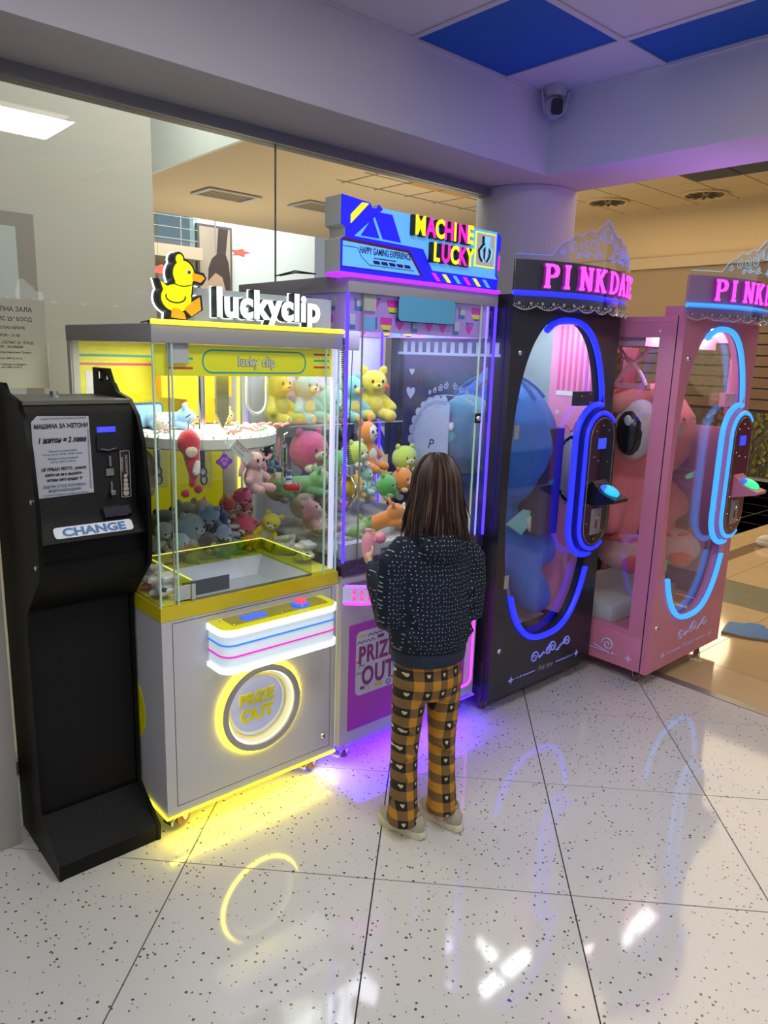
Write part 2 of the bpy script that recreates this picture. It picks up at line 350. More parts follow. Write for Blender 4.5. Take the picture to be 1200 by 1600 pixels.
lm=[mat('red_leaf',(.55,.05,.02),.7),mat('orange_leaf',(.55,.22,.05),.7)]
for x,y,z,s,k,l in ((9.55,16,3.83,.34,0,'small red paper leaf hanging in the mall void'),(8.82,14,4.20,.42,1,'orange and red paper leaf hanging highest in the mall void'),(7.72,16.5,3.30,.45,0,'red paper leaf hanging beside the wall corner behind the sign')):
    t=thing('hanging_leaf',l,'decoration',(x,y,z)); pts=[(s*math.cos(a*PI/5)*(1 if a%2==0 else .55),s*.35*math.sin(a*PI/5)*(1 if a%2==0 else .6)) for a in range(10)]
    MB().prism(pts,(0,0,0),(.9,.2,.1),(.1,.5,.85),.02).build('leaf',lm[k],t); MB().cyl((0,0,.0),(0,0,7.21-z),.003,n=5).build('thread',ink,t)
for i,(x,y,l) in enumerate(((6.1,10.6,'square air vent furthest left in the mall ceiling'),(7.6,10.2,'wide air vent in the mall ceiling beside the purple sign'))):
    t=thing('ceiling_vent',l,'vent',(x,y,3.89)); MB().ring([(-.45,-.3),(.45,-.3),(.45,.3),(-.45,.3)],[(-.38,-.24),(.38,-.24),(.38,.24),(-.38,.24)],(0,0,-.02),X,Y,.02).build('frame',alu,t)
    for k in range(5): MB().box(-.38,.38,-.2+.09*k,-.17+.09*k,-.015,-.005).build('slat',bpy.data.materials['bar_brown'],t)
df=thing('display_frame','grey framed panel with a dark phone-shaped print on the wall behind the glass','display',(1.3,5.97,1.2))
bx('frame',.75,1.83,5.94,5.99,.5,2.50,mat('frame_grey',(.28,.26,.22),.5),df); bx('panel',.75,1.70,5.93,5.94,.6,2.40,mat('pale_panel',(.50,.55,.55),.4),df)
MB().prism(rrect(.9,1.55,.9,2.18,.1),(0,5.93,0),X,Z,.01).build('dark_print',mat('charcoal_print',(.05,.05,.055),.4),df); at(df)
# ---------------- corridor ----------------
struct(bx('ceiling',3.54,11,-3,2.9,3.9,4.0,mat('corridor_ceiling',(.58,.45,.26),.85)))
cb=[mat('slate_board',(.07,.075,.085),.8),mat('green_board',(.02,.10,.085),.8),mat('ochre_board',(.42,.22,.03),.8),mat('cream_board',(.60,.47,.28),.85)]
# grid of .6 m boards, z 3.9
special={}
for i in range(7):
    for j in range(9):
        x=8.50+.6*i-1.2; y=3.15+.6*j-1.2
        k={(2,4):0,(2,3):0,(3,4):0,(3,3):0,(2,2):2,(3,2):1,(3,1):1,(2,1):3,(2,5):0,(3,5):3}.get((i,j),3)
        o=bx('ceiling_tile',x+.012,x+.588,y+.012,y+.588,3.884,3.898,cb[k]); o['kind']='structure'
for x,y,l in ((10.05,6.46,'round slotted air diffuser further left in corridor ceiling'),(10.43,5.18,'round slotted air diffuser nearest the green ceiling boards')):
    t=thing('air_diffuser',l,'air vent',(x,y,3.884)); MB().lathe([(.30,-.004),(.30,-.02),(.27,-.028),(.26,-.005)],(0,0,0),32).build('rim',cb[3],t,True)
    for k in range(12):
        a=PI*k/6; MB().obox((.16*math.cos(a),.16*math.sin(a),-.022),(.17,.035,.008),(0,0,a)).build('slot',ink,t)
corw=mat('corridor_wall',(.50,.38,.22),.8); struct(bx('wall_corridor',11.0,11.2,-3,9,0,3.9,corw))
struct(bx('trim_4',10.90,11.0,-3,9,3.0,3.16,mat('moulding',(.42,.32,.2),.7))); struct(bx('trim_5',10.94,11.0,-3,9,2.2,3.0,mat('lower_wall',(.26,.19,.11),.8)))
sh=thing('planter_front','dark glazed shopfront with plants under brown plank panel across corridor','shopfront',(10.9,3,0))
MB().box(10.84,10.92,-3,8,.03,.95).build('dark_base',mat('foliage_dark',(.07,.055,.03),.6,var=.95,vscale=9),sh)
for k in range(8): MB().box(10.82,10.90,-3,8,.99+.15*k,1.12+.15*k).build('plank',mat('plank_brown',(.15,.085,.045),.5,var=.4,vscale=4) if k==0 else bpy.data.materials['plank_brown'],sh)
MB().box(10.86,10.93,-3,8,.95,2.2).build('back_board',ink,sh); MB().box(10.78,10.86,-3,8,0,.035).build('kick_strip',alu,sh)
lfm=mat('olive_leaf',(.16,.15,.03),.6); lf=MB()
for k in range(700):
    y=random.uniform(2.5,5); z=random.uniform(.08,.92); s=random.uniform(.02,.05)
    lf.obox((10.82,y,z),(.006,s,s*1.6),(random.uniform(-.8,.8),random.uniform(-.4,.4),random.uniform(-1,1)))
lf.build('leaves',lfm,sh,kind='stuff'); at(sh)
# blue cut-out on floor and shoe of a passer-by
bc=thing('floor_cutout','flat blue cloud-shaped foam piece lying on the beige corridor tiles','foam piece',(4.5,1.62,0))
pts=[(4.34,1.74),(4.37,1.60),(4.42,1.52),(4.47,1.46),(4.53,1.44),(4.60,1.47),(4.60,1.56),(4.67,1.62),(4.66,1.69),(4.60,1.72),(4.56,1.79),(4.46,1.77)]
MB().prism([(x-4.5,y-1.62) for x,y in pts],(0,0,.002),X,Y,.012).build('edge_board',mat('foam_edge',(.28,.2,.13),.8),bc)
MB().prism([((x-4.5)*.96,(y-1.62)*.96) for x,y in pts],(0,0,.014),X,Y,.002).build('blue_top',mat('blue_foam',(.01,.11,.32),.5),bc)
def shoe(parent,mats,L=.22,name='shoe',lab=None):   # toe towards +x, at origin
    sole,upper,dark=mats; r=thing(name,lab or '','') if parent is None else None
    P=r if r else parent
    ol=[(-.1,-.028),(-.06,-.036),(0,-.032),(.05,-.042),(.09,-.036),(.115,-.015),(.118,.012),(.10,.036),(.05,.043),(0,.032),(-.06,.034),(-.1,.026),(-.112,0)]
    k=L/.22; ol=[(x*k,y*k) for x,y in ol]
    mb=MB(); n=len(ol); vs=[]
    for s_,z in ((.90,.0),(.99,.007),(1.0,.018),(.95,.028)):
        vs+=[(x*s_,y*s_,z*k+(.010*k if x>.07*k else 0)*(z>.0 and 1)) for x,y in ol]
    fs=[tuple(range(n))[::-1],tuple(range(3*n,4*n))]+[(i*n+a,i*n+(a+1)%n,(i+1)*n+(a+1)%n,(i+1)*n+a) for i in range(3) for a in range(n)]
    mb.add(vs,fs); so=mb.build('sole',sole,P,True)
    u=MB(); u.ell((.045*k,0,.036*k),(.070*k,.041*k,.036*k)); u.ell((-.05*k,0,.046*k),(.056*k,.036*k,.048*k)); u.cap((.0,0,.05*k),(-.04*k,0,.062*k),.031*k,.033*k)
    link('upper',remesh(u,.006,3),upper,P)
    c=MB(); c.tube([(-.045*k+.033*k*math.cos(a),.030*k*math.sin(a),.088*k) for a in [2*PI*q/14 for q in range(14)]],.007*k,6,closed=True); c.build('collar',dark,P,True)
    for q in range(4):
        x=(.0+.018*q)*k; MB().tube([(x,-.026*k,.058*k-.3*x),(x+.004,0,.074*k-.45*x),(x,.026*k,.058*k-.3*x)],.0028*k,6).build('lace',sole,P,True)
    return r
# ---------------- shared machine bits ----------------
wheelm=mat('wheel_brown',(.16,.08,.05),.5)
def caster(parent,x,y,ztop,ang=0):
    c=MB(); c.box(-.022,.022,-.03,.03,.076,.082)
    for s in (-1,1): c.prism([(-.02,.076),(.022,.076),(.016,.03),(.004,.02),(-.012,.05)],(0,s*.017-.0015*(1 if s>0 else -1),0),X,Z,.003)
    o=c.build('caster',metal,parent); o.location=(x,y,ztop-.082); o.rotation_euler=(0,0,ang)
    MB().lathe([(.018,-.012),(.028,-.010),(.030,0),(.028,.010),(.018,.012)],(.008,0,.030),20,'y').build('wheel',wheelm,o,True)
    p=MB(); p.obox((-.034,0,.050),(.036,.040,.004),(0,-.5,0)); p.obox((-.052,0,.036),(.006,.040,.014),(0,-.2,0)); p.build('brake_pedal',metal,o)
    return o
def lock(parent,x,y,z,name='lock'):
    o=MB().lathe([(.013,0),(.013,.004),(.009,.010),(.007,.011)],(x,y,z),20,'y').build(name,metal,parent,True)
    MB().box(x-.002,x+.002,y-.0125,y-.0105,z-.006,z+.006).build('keyhole',ink,o)
    return o
def led(name,pts,r,m,parent,n=8,closed=False): return MB().tube(pts,r,n,closed).build(name,m,parent,True)
# ================= yellow machine =================
YX0,YX1,YY0,YY1=.916,1.596,2.02,2.70
ym=thing('claw_machine','white and yellow prize clipping cabinet with round prize door and duck sign','arcade machine',((YX0+YX1)/2,2.36,0))
yled=glow('yellow_led',(1,.84,.03),2.2); cab=mat('cabinet_silver_white',(.50,.50,.52),.33,coat=.25)
body=MB(); body.box(YX0,YX1,YY0+.006,YY1,.100,.767); body.build('cabinet',cab,ym)
# front frame with door gap: flat frame + door panel
MB().ring([(YX0,.1),(YX1,.1),(YX1,.767),(YX0,.767)],[(.950,.124),(1.572,.124),(1.572,.757),(.950,.757)],(0,YY0+.006,0),X,Z,.010).build('front_frame',cab,ym)
MB().ring([(.9485,.1225),(1.5735,.1225),(1.5735,.7585),(.9485,.7585)],[(.956,.130),(1.566,.130),(1.566,.751),(.956,.751)],(0,YY0+.0062,0),X,Z,.0017).build('door_gap',ink,ym)
n=64; ring_in=circ(1.265,.384,.150,n)
dp=MB().ring(rim(.953,1.569,.127,.754,1.265,.384,n),ring_in,(0,YY0+.0045,0),X,Z,.008).build('door',cab,ym)
lock(dp,1.540,YY0-.0035,.712); lock(dp,1.540,YY0-.0035,.176)
MB().ring([(YX0-.002,YY0-.006),(YX1+.002,YY0-.006),(YX1+.002,YY1),(YX0-.002,YY1)],[(1.022,2.03),(1.49,2.03),(1.49,2.355),(1.022,2.355)],(0,0,.767),X,Y,.045).build('yellow_band',mat('mustard_band',(.62,.50,.01),.35,coat=.3),ym)
led('led_strip',[(YX0-.003,YY1,.094),(YX0-.003,YY0-.007,.094),(YX1,YY0-.007,.094)],.0055,yled,ym)
led('led_strip',[(YX1+.004,YY0+.004,.105),(YX1+.004,YY0+.004,.76)],.003,glow('yellow_led_soft',(1,.9,.45),.9),ym)
# prize ring
rg=MB().ring(circ(1.265,.384,.156,n),circ(1.265,.384,.134,n),(0,YY0-.014,0),X,Z,.010).build('prize_ring',mat('ring_grey',(.36,.35,.34),.4),ym,True)
led('ring_led',[(1.265+.160*math.cos(2*PI*k/64),YY0-.008,.384+.160*math.sin(2*PI*k/64)) for k in range(64)],.0055,glow('halo_led',(1,.78,.01),15),rg,8,True)
led('ring_led',[(1.265+.131*math.cos(2*PI*k/64),YY0-.012,.384+.131*math.sin(2*PI*k/64)) for k in range(64)],.0035,glow('pale_yellow_led',(1,.93,.55),1.8),rg,8,True)
fp=MB().prism(circ(1.265,.384,.131,48),(0,YY0+.0058,0),X,Z,.004).build('prize_flap',mat('flap_lilac',(.42,.46,.72),.15,coat=.5,emit=(.36,.40,.75),es=.25),ym,True)
MB().ring(circ(1.262,.386,.118,48),circ(1.262,.386,.113,48),(0,YY0+.0015,0),X,Z,.0015).build('printed_circle',yellowp,fp)
MB().ring(circ(1.258,.390,.110,48),circ(1.256,.394,.103,48),(0,YY0+.0015,0),X,Z,.0010).build('flap_rim_highlight',mat('pale_flap_ring',(.75,.78,.85),.2),fp)
text('lettering','PRIZE',.056,(1.256,YY0+.0012,.400),X,Z,.003,yellowp,fp,bold=.045,align='CENTER',shear=0)
text('lettering','OUT',.062,(1.256,YY0+.0012,.338),X,Z,.003,yellowp,fp,bold=.045,align='CENTER')
# console (protruding, lit acrylic) - plan outline rounded at outer corners
def plan(x0,x1,y0,y1,r,n=8):   # counter-clockwise in (x,y); y1 = back on cabinet
    out=[(x1,y1),(x0,y1)]
    for cx,a0 in ((x0+r,180),(x1-r,270)):
        for i in range(n+1): a=math.radians(a0+90*i/n); out.append((cx+r*math.cos(a),y0+r+r*math.sin(a)))
    return out
cx0,cx1,cy0=1.066,1.528,YY0-.118
cs=MB().prism(plan(cx0+.008,cx1-.008,cy0+.008,YY0-.003,.040),(0,0,.600),X,Y,.112).build('control_console',mat('console_acrylic',(.75,.80,.84),.25,emit=(.62,.80,.95),es=.42,coat=.4),ym,True)
wl=mat('console_lit_lip',(.9,.93,.96),.25,emit=(.88,.96,1),es=.72,coat=.3)
MB().prism(plan(cx0,cx1,cy0,YY0-.003,.046),(0,0,.712),X,Y,.020).build('upper_lip',wl,cs,True)
MB().prism(plan(cx0,cx1,cy0,YY0-.003,.046),(0,0,.586),X,Y,.016).build('lower_lip',wl,cs,True)
def edge(x0,x1,y0,y1,r): p=plan(x0,x1,y0,y1,r)[1:]; return p+[(x1,y1)]
for z,c,nm in ((.680,(.02,.22,.75),'blue_stripe'),(.642,(.75,.02,.45),'pink_stripe')):
    led(nm,[(a,b,z) for a,b in edge(cx0+.0065,cx1-.0065,cy0+.0065,YY0-.003,.0405)],.0032,mat(nm,c,.4,emit=c,es=.55),cs,6)
tp=MB().prism(plan(cx0+.006,cx1-.006,cy0+.006,YY0-.006,.042),(0,0,.732),X,Y,.005).build('console_top',mat('console_yellow_rim',(.66,.62,.02),.3,emit=(.6,.58,.0),es=.35),cs,True)
MB().prism(rrect(cx0+.05,cx1-.035,cy0+.03,YY0-.012,.008),(0,0,.737),X,Y,.002).build('top_panel',mat('console_olive',(.38,.35,.03),.3,coat=.4),cs,True)
MB().box(1.165,1.255,1.945,1.985,.739,.742).build('blue_display',glow('blue_lcd',(.03,.12,.95),1.1),cs)
btn=MB().lathe([(.030,0),(.032,.006),(.026,.012)],(1.395,1.962,.739),28).build('push_button',mat('clear_blue_button',(.03,.10,.75),.15,emit=(.02,.12,.9),es=.9,coat=.5),cs,True)
MB().lathe([(.020,.010),(.020,.018),(.012,.025),(.001,.027)],(1.395,1.962,.739),24).build('button_dome',glow('red_button',(1,.06,.13),1.0),btn,True)
for x,y in ((1.10,1.99),(1.12,1.935),(1.30,1.935),(1.30,1.995),(1.475,1.99),(1.48,1.95)): MB().lathe([(.004,0),(.004,.002),(.002,.003)],(x,y,.739),10).build('screw',metal,cs,True)
kp=bx('coin_plate',1.532,1.560,YY0-.010,YY0-.003,.60,.69,metal,ym,ch=.002); MB().box(1.543,1.546,YY0-.0115,YY0-.009,.63,.66).build('coin_slot',ink,kp)
for x in (.985,1.52):
    for y in (2.07,2.60): caster(ym,x,y,.098,.25)
# side sticker
st=MB().prism(circ(2.28,.40,.12,36),(YX0,0,0),(0,-1,0),Z,.0008)
st=MB().prism([(-a,b) for a,b in circ(2.28,.40,.12,36)],(YX0,0,0),(0,-1,0),Z,.001).build('side_sticker',yellowp,ym)
for dz,s_ in ((.02,'PRIZE'),(-.05,'OUT')): text('lettering',s_,.055,(YX0-.001,2.28,.40+dz-.01),(0,-1,0),Z,.0008,ink,st,bold=.02,align='CENTER')
# glass case
gz0,gz1=.812,1.602
MB().box(YX0+.004,YX1-.004,YY0+.002,YY0+.008,gz0,gz1).build('front_glass',clear,ym)
MB().box(YX0+.002,YX0+.008,YY0+.01,YY1-.03,gz0,gz1).build('side_glass',clear,ym); MB().box(YX1-.008,YX1-.002,YY0+.01,YY1-.03,gz0,gz1).build('side_glass',clear,ym)
ge=mat('glass_edge',(.35,.50,.40),.15,emit=(.45,.6,.5),es=.25,coat=.4)
for x in (YX0+.002,YX0+.060,YX1-.008,YX1-.062): MB().box(x,x+.004,YY0-.001,YY0+.006,gz0,gz1).build('glass_edge',ge,ym)
MB().box(YX1-.020,YX1-.009,YY0+.012,YY0+.03,gz0,gz1).build('corner_light_bar',glow('white_bar',(.75,.75,1),.8),ym)
MB().cyl((YX0+.055,YY0+.012,gz0),(YX0+.055,YY0+.012,gz1),.003,n=8).build('door_rod',metal,ym)
yw=mat('yellow_wall_print',(.78,.74,.005),.5,emit=(.75,.72,.0),es=.16)
MB().box(YX0+.03,YX1-.09,YY1-.022,YY1-.016,gz0,gz1).build('back_panel',yw,ym)
MB().box(YX0,YX0+.03,YY1-.03,YY1,gz0,gz1).build('rear_post',greyc,ym); MB().box(YX1-.09,YX1,YY1-.03,YY1,gz0,gz1).build('rear_post',greyc,ym)
led('corner_led',[(YX1-.02,YY1-.036,gz0),(YX1-.02,YY1-.036,gz1)],.006,glow('yellow_corner_led',(1,.9,.1),1.4),ym)
MB().box(YX0+.05,YX0+.13,YY1-.0235,YY1-.022,1.36,1.50).build('white_label',white,ym)
tealp=mat('teal_print',(.02,.40,.42),.5); redp=mat('red_print',(.70,.03,.06),.5); pinkp=mat('pink_print',(.75,.05,.22),.5)
for z,m_ in ((1.55,tealp),(1.52,pinkp)):
    MB().box(YX0+.032,YX1-.092,YY1-.0235,YY1-.022,z,z+.008).build('printed_stripe',m_,ym)
# claw room marquee strip behind the front glass
mq=MB().box(YX0+.012,YX1-.012,YY0+.024,YY0+.029,1.508,1.600).build('inner_marquee',yw,ym)
MB().ring(rrect(1.085,1.468,1.516,1.588,.034),rrect(1.090,1.463,1.521,1.583,.029),(0,YY0+.024,0),X,Z,.001).build('oval_outline',tealp,mq)
text('lettering','lucky clip',.040,(1.276,YY0+.0235,1.540),X,Z,.001,ink,mq,bold=.055,align='CENTER',xs=.80,sp=1.12); text('lettering','lucky clip',.040,(1.276,YY0+.0228,1.540),X,Z,.001,white,mq,bold=.022,align='CENTER',xs=.80,sp=1.12)
for z,m_ in ((1.578,redp),(1.558,tealp),(1.536,redp)): MB().box(1.50,1.565,YY0+.0232,YY0+.024,z,z+.006).build('printed_stripe',m_,mq)
for z,m_ in ((1.568,tealp),(1.540,redp)): MB().box(.975,1.055,YY0+.0232,YY0+.024,z-.012,z-.006).build('printed_stripe',m_,mq)
MB().box(.968,1.035,YY0+.010,YY0+.016,1.545,1.602).build('grey_bracket',greyc,ym)
MB().box(.968,1.04,YY0+.010,YY0+.016,.815,.865).build('lock_bracket',greyc,ym)
# roof
MB().box(YX0-.003,YX1+.002,YY0-.008,YY1,1.602,1.655,.004).build('roof',mat('roof_grey',(.30,.295,.31),.4),ym,True)
led('roof_led',[(YX0-.002,YY0-.010,1.660),(YX1+.002,YY0-.010,1.660)],.007,yled,ym)
# sign
sb=MB().box(.975,1.590,YY0+.050,YY0+.056,1.655,1.765).build('sign_backboard',mat('frosted_acrylic',(.40,.44,.44),.35,emit=(.55,.65,.65),es=.12),ym)
blk=mat('sign_black_return',(.02,.022,.022),.4)
text('letters_halo','luckyclip',.115,(1.128,YY0+.050,1.688),X,Z,.004,glow('letter_halo',(.80,.96,1),2.0),sb,bold=.060,xs=.905,sp=1.06)
text('letters_side','luckyclip',.115,(1.128,YY0+.044,1.688),X,Z,.034,blk,sb,bold=.046,xs=.905,sp=1.06)
text('letters_face','luckyclip',.115,(1.128,YY0+.011,1.688),X,Z,.004,glow('letter_face',(.95,.98,1),1.15),sb,bold=.040,xs=.905,sp=1.06)
# plain duck figure, side view, facing right
dk_=thing('duck_sign','glowing yellow cartoon duck figure standing on left end of the sign','sign',(1.02,YY0+.03,1.665))
def dprism(polys,y0,d,m,name,grow=0):
    mb=MB()
    for k_,c in enumerate(polys): mb.prism(c,(0,y0-.0004*k_,0),X,Z,d)
    return mb.build(name,m,dk_,True)
def ducks(g):
    b=circ(1.000,1.728,.046+g,26,.038+g); hd=circ(1.024,1.796,.032+g,26,.036+g); tl=[(.966-g,1.735),(.953-g,1.772+g),(.985,1.75+g)]
    tf=circ(1.012,1.835,.011+g,12,.014+g)
    nk=[(.995-g,1.75),(1.0-g,1.79),(1.05+g,1.78),(1.045+g,1.74)]
    return [b,hd,tl,tf,nk],[[(1.050,1.802+g),(1.082+g,1.797+g),(1.090+g,1.789),(1.076+g,1.776-g),(1.050,1.781-g)],[(.985-g,1.70),(.982-g,1.674-g),(1.028+g,1.670-g),(1.022+g,1.688+g),(1.005+g,1.70)],[(1.022-g,1.70),(1.045-g,1.680-g),(1.076+g,1.700),(1.072+g,1.735+g),(1.05,1.722+g)]]
by,bo=ducks(.010); dprism(by+bo,YY0+.051,.003,glow('duck_halo',(.85,.97,1),2.0),'halo')
by,bo=ducks(.007); dprism(by+bo,YY0+.045,.036,blk,'outline')
by,bo=ducks(.0); dprism(by,YY0+.009,.004,mat('duck_yellow',(.80,.78,.0),.4,emit=(.9,.86,.0),es=.55),'body'); dom=mat('duck_orange',(.85,.36,.01),.4,emit=(.9,.4,.01),es=.4)
for q_,nm_ in zip(bo,('bill','foot','foot')): dprism([q_],YY0+.0087,.0045,dom,nm_)
o=dprism([circ(1.038,1.803,.007,14)],YY0+.004,.001,white,'eye'); dprism([circ(1.040,1.802,.004,12)],YY0+.0025,.001,ink,'pupil')
wg=[(.975+.03*math.cos(a),1.728+.017*math.sin(a)) for a in [PI*.9+PI*1.15*i/10 for i in range(11)]]
led('wing_line',[(a+.022,YY0+.004,b+.004) for a,b in wg],.002,ink,dk_,5); led('neck_line',[(.992+.011*i/2,YY0+.004,1.768-.006*math.sin(PI*i/10)) for i in range(11)],.0018,ink,dk_,5)
at(dk_)
for k in range(2): led('cable',[(.905+.02*k,2.06,1.656),(.935+.01*k,2.05,1.664+.004*k),(.965,2.07,1.662),(.985,2.09,1.658)],.0022,ink,ym,5)
# interior: chute, fence, bed
MB().box(YX0+.008,YX1-.008,2.36,YY1-.03,.812,.820).build('prize_bed',mat('yellow_plush_bed',(.80,.76,.01),.9,bump=.8,bscale=120,sheen=.4),ym)
MB().box(YX0+.008,1.022,YY0+.01,2.36,.812,.820).build('prize_bed',bpy.data.materials['yellow_plush_bed'],ym); MB().box(1.49,YX1-.008,YY0+.01,2.36,.812,.820).build('prize_bed',bpy.data.materials['yellow_plush_bed'],ym)
hop=MB(); a=[(1.022,2.03),(1.49,2.03),(1.49,2.355),(1.022,2.355)]; b=[(1.10,2.06),(1.42,2.06),(1.42,2.28),(1.10,2.28)]
hop.add([(x,y,.8205) for x,y in a]+[(x,y,.768) for x,y in b],[(0,1,5,4),(1,2,6,5),(2,3,7,6),(3,0,4,7),(4,5,6,7)]); hop.build('chute_hopper',mat('hopper_white',(.55,.58,.70),.4),ym)
MB().box(1.03,1.20,2.10,2.104,.80,.850).build('chute_slot_plate',mat('slate_plate',(.06,.07,.10),.5),ym)
fy=glass('yellow_acrylic',(.86,.90,.05),1.0)
fe=MB().box(1.022,1.49,2.352,2.357,.812,.880).build('chute_fence',fy,ym); MB().box(1.022,1.027,2.03,2.352,.812,.880).build('fence_side',fy,fe); MB().box(1.485,1.49,2.03,2.352,.812,.880).build('fence_side',fy,fe)
ey=glow('acrylic_edge_glow',(.95,1,.15),.8)
MB().box(1.022,1.49,2.3515,2.3575,.880,.8825).build('glowing_edge',ey,fe); MB().box(1.022,1.0275,2.03,2.352,.880,.8825).build('glowing_edge',ey,fe); MB().box(1.4845,1.49,2.03,2.352,.880,.8825).build('glowing_edge',ey,fe)
# carousel disc, pointer, blade tube, orange motor housing
dc=MB().lathe([(.03,1.262),(.255,1.262),(.262,1.268),(.262,1.300),(.255,1.305),(.03,1.306)],(1.262,2.385,0),48).build('carousel_disc',mat('carousel_white',(.60,.62,.58),.45),ym,True)
nt2=36; lace=MB()
for k in range(nt2):
    a=2*PI*k/nt2; c=(1.262+.245*math.cos(a),2.385+.245*math.sin(a),1.309)
    lace.tube([(c[0]+.017*math.cos(q)*math.cos(a),c[1]+.017*math.cos(q)*math.sin(a),c[2]+.006*math.sin(q)) for q in [2*PI*j/8 for j in range(8)]],.003,5,True)
lace.build('lace_edge',mat('lace_white',(.7,.72,.66),.7),dc,True)
MB().cyl((1.262,2.385,1.30),(1.262,2.385,1.602),.012).build('spindle',metal,ym,True)
oh=MB(); oh.prism([(1.20,1.56),(1.49,1.56),(1.49,1.41),(1.41,1.40),(1.42,1.36),(1.45,1.31),(1.28,1.31),(1.30,1.36),(1.30,1.40),(1.20,1.41)],(0,2.62,0),X,Z,.05); oh.build('motor_housing',mat('orange_acrylic',(.80,.36,.004),.35),ym)
pt=MB(); pt.prism([(-.022,.19),(.022,.19),(.022,.045),(0,0),(-.022,.045)],(1.19,2.12,1.34),X,Z,.012); pt.build('pointer_bar',mat('pointer_olive',(.42,.40,.22),.35,.3),ym)
led('tube_loop',[(1.298,2.14,1.55),(1.298,2.14,1.44)]+[(1.336-.038*math.cos(a),2.14,1.425-.045*math.sin(a)) for a in [PI*i/12 for i in range(13)]]+[(1.374,2.14,1.44),(1.374,2.14,1.55)],.005,mat('white_tube',(.75,.75,.72),.3),ym)
area('yellow_case_lamp',(1.256,2.32,1.595),.5,.45,7.5,(1,.98,.86))
area('yellow_underglow',(1.256,2.03,.088),.66,.02,1.5,(1,.80,.02))
at(ym)
# ================= purple machine =================
PX0,PX1,PY0,PY1=1.607,2.373,2.0,2.70
pm=thing('claw_machine','purple lit claw machine with big blue sign, girl stands at it','arcade machine',(1.99,2.35,0))
pled=glow('violet_led',(.09,.02,1),2.6); mled=glow('magenta_led',(.75,.06,1),1.7)
cab2=mat('cabinet_lilac_white',(.46,.45,.50),.35,coat=.2); magp=mat('magenta_panel',(.40,.01,.50),.35,coat=.3)
MB().box(PX0,PX1,PY0,PY1,.105,.792,.004).build('cabinet',cab2,pm,True)
dp=MB().box(1.645,2.30,PY0-.004,PY0,.163,.592).build('prize_panel',magp,pm)
MB().prism(rrect(1.677,2.235,.300,.560,.022),(0,PY0-.004,0),X,Z,.003).build('prize_flap',mat('flap_pale',(.52,.53,.68),.4),dp)
mg=mat('plum_ink',(.22,.02,.16),.5); teal=mat('teal_ink',(.04,.35,.50),.5); yp=mat('mustard_ink',(.60,.50,.03),.5); navy=mat('navy_ink',(.01,.01,.12),.5)
text('lettering','PRIZE',.096,(1.688,PY0-.0072,.432),X,Z,.001,mg,dp,bold=.03,xs=.72,sp=1.1); text('lettering','OUT',.105,(1.705,PY0-.0072,.338),X,Z,.001,mg,dp,bold=.03,xs=.72,sp=1.1)
def zig(x,z,n,s,m=navy): led('zigzag_print',[(x+i*s,PY0-.0075,z+(s*.8 if i%2 else 0)+i*.0) for i in range(n)],.0016,m,dp,4)
zig(1.735,.535,10,.011); zig(1.680,.513,9,.011); zig(1.69,.418,4,.010); zig(1.68,.388,5,.010)
for x0,x1,z0,z1,m_ in ((1.685,1.725,.538,.546,yp),(1.782,1.815,.516,.528,mg),(1.70,1.72,.322,.334,mg),(1.775,1.812,.312,.330,yp),(1.68,1.70,.435,.442,redp),(1.86,1.90,.33,.337,mg)): MB().box(x0,x1,PY0-.0078,PY0-.007,z0,z1).build('print_mark',m_,dp)
for x,z,m_ in ((1.735,.320,yp),(1.845,.318,navy),(1.885,.385,teal)): MB().ring(circ(x,z,.012 if m_!=teal else .02,16),circ(x,z,.009 if m_!=teal else .012,16),(0,PY0-.007,0),X,Z,.001).build('print_ring',m_,dp)
led('panel_led',[(1.93,PY0-.010,.165),(2.30,PY0-.010,.165)]+[(2.312+.03*math.sin(a),PY0-.010,.195-.03*math.cos(a)) for a in [PI/2*i/5 for i in range(6)]]+[(2.342,PY0-.010,.56),(2.335,PY0-.010,.590),(2.27,PY0-.010,.598)],.006,mled,pm)
led('led_strip',[(PX0,PY1,.100),(PX0,PY0-.004,.100),(PX1,PY0-.004,.100),(PX1+.004,PY1,.100)],.006,pled,pm)
bd=MB().box(PX0-.002,PX1+.002,PY0-.006,PY1,.792,.845).build('dark_band',mat('plum_band',(.035,.012,.09),.2,coat=.4),pm)
zig0=[(1.66+i*.012,PY0-.008,.818+(.008 if i%2 else 0)) for i in range(10)]; led('zigzag_print',zig0,.0014,mat('violet_ink',(.12,.05,.3),.5),bd,4)
text('lettering','LUCKY',.016,(1.63,PY0-.0065,.803),X,Z,.0006,mat('violet_ink2',(.2,.1,.35),.5),bd)
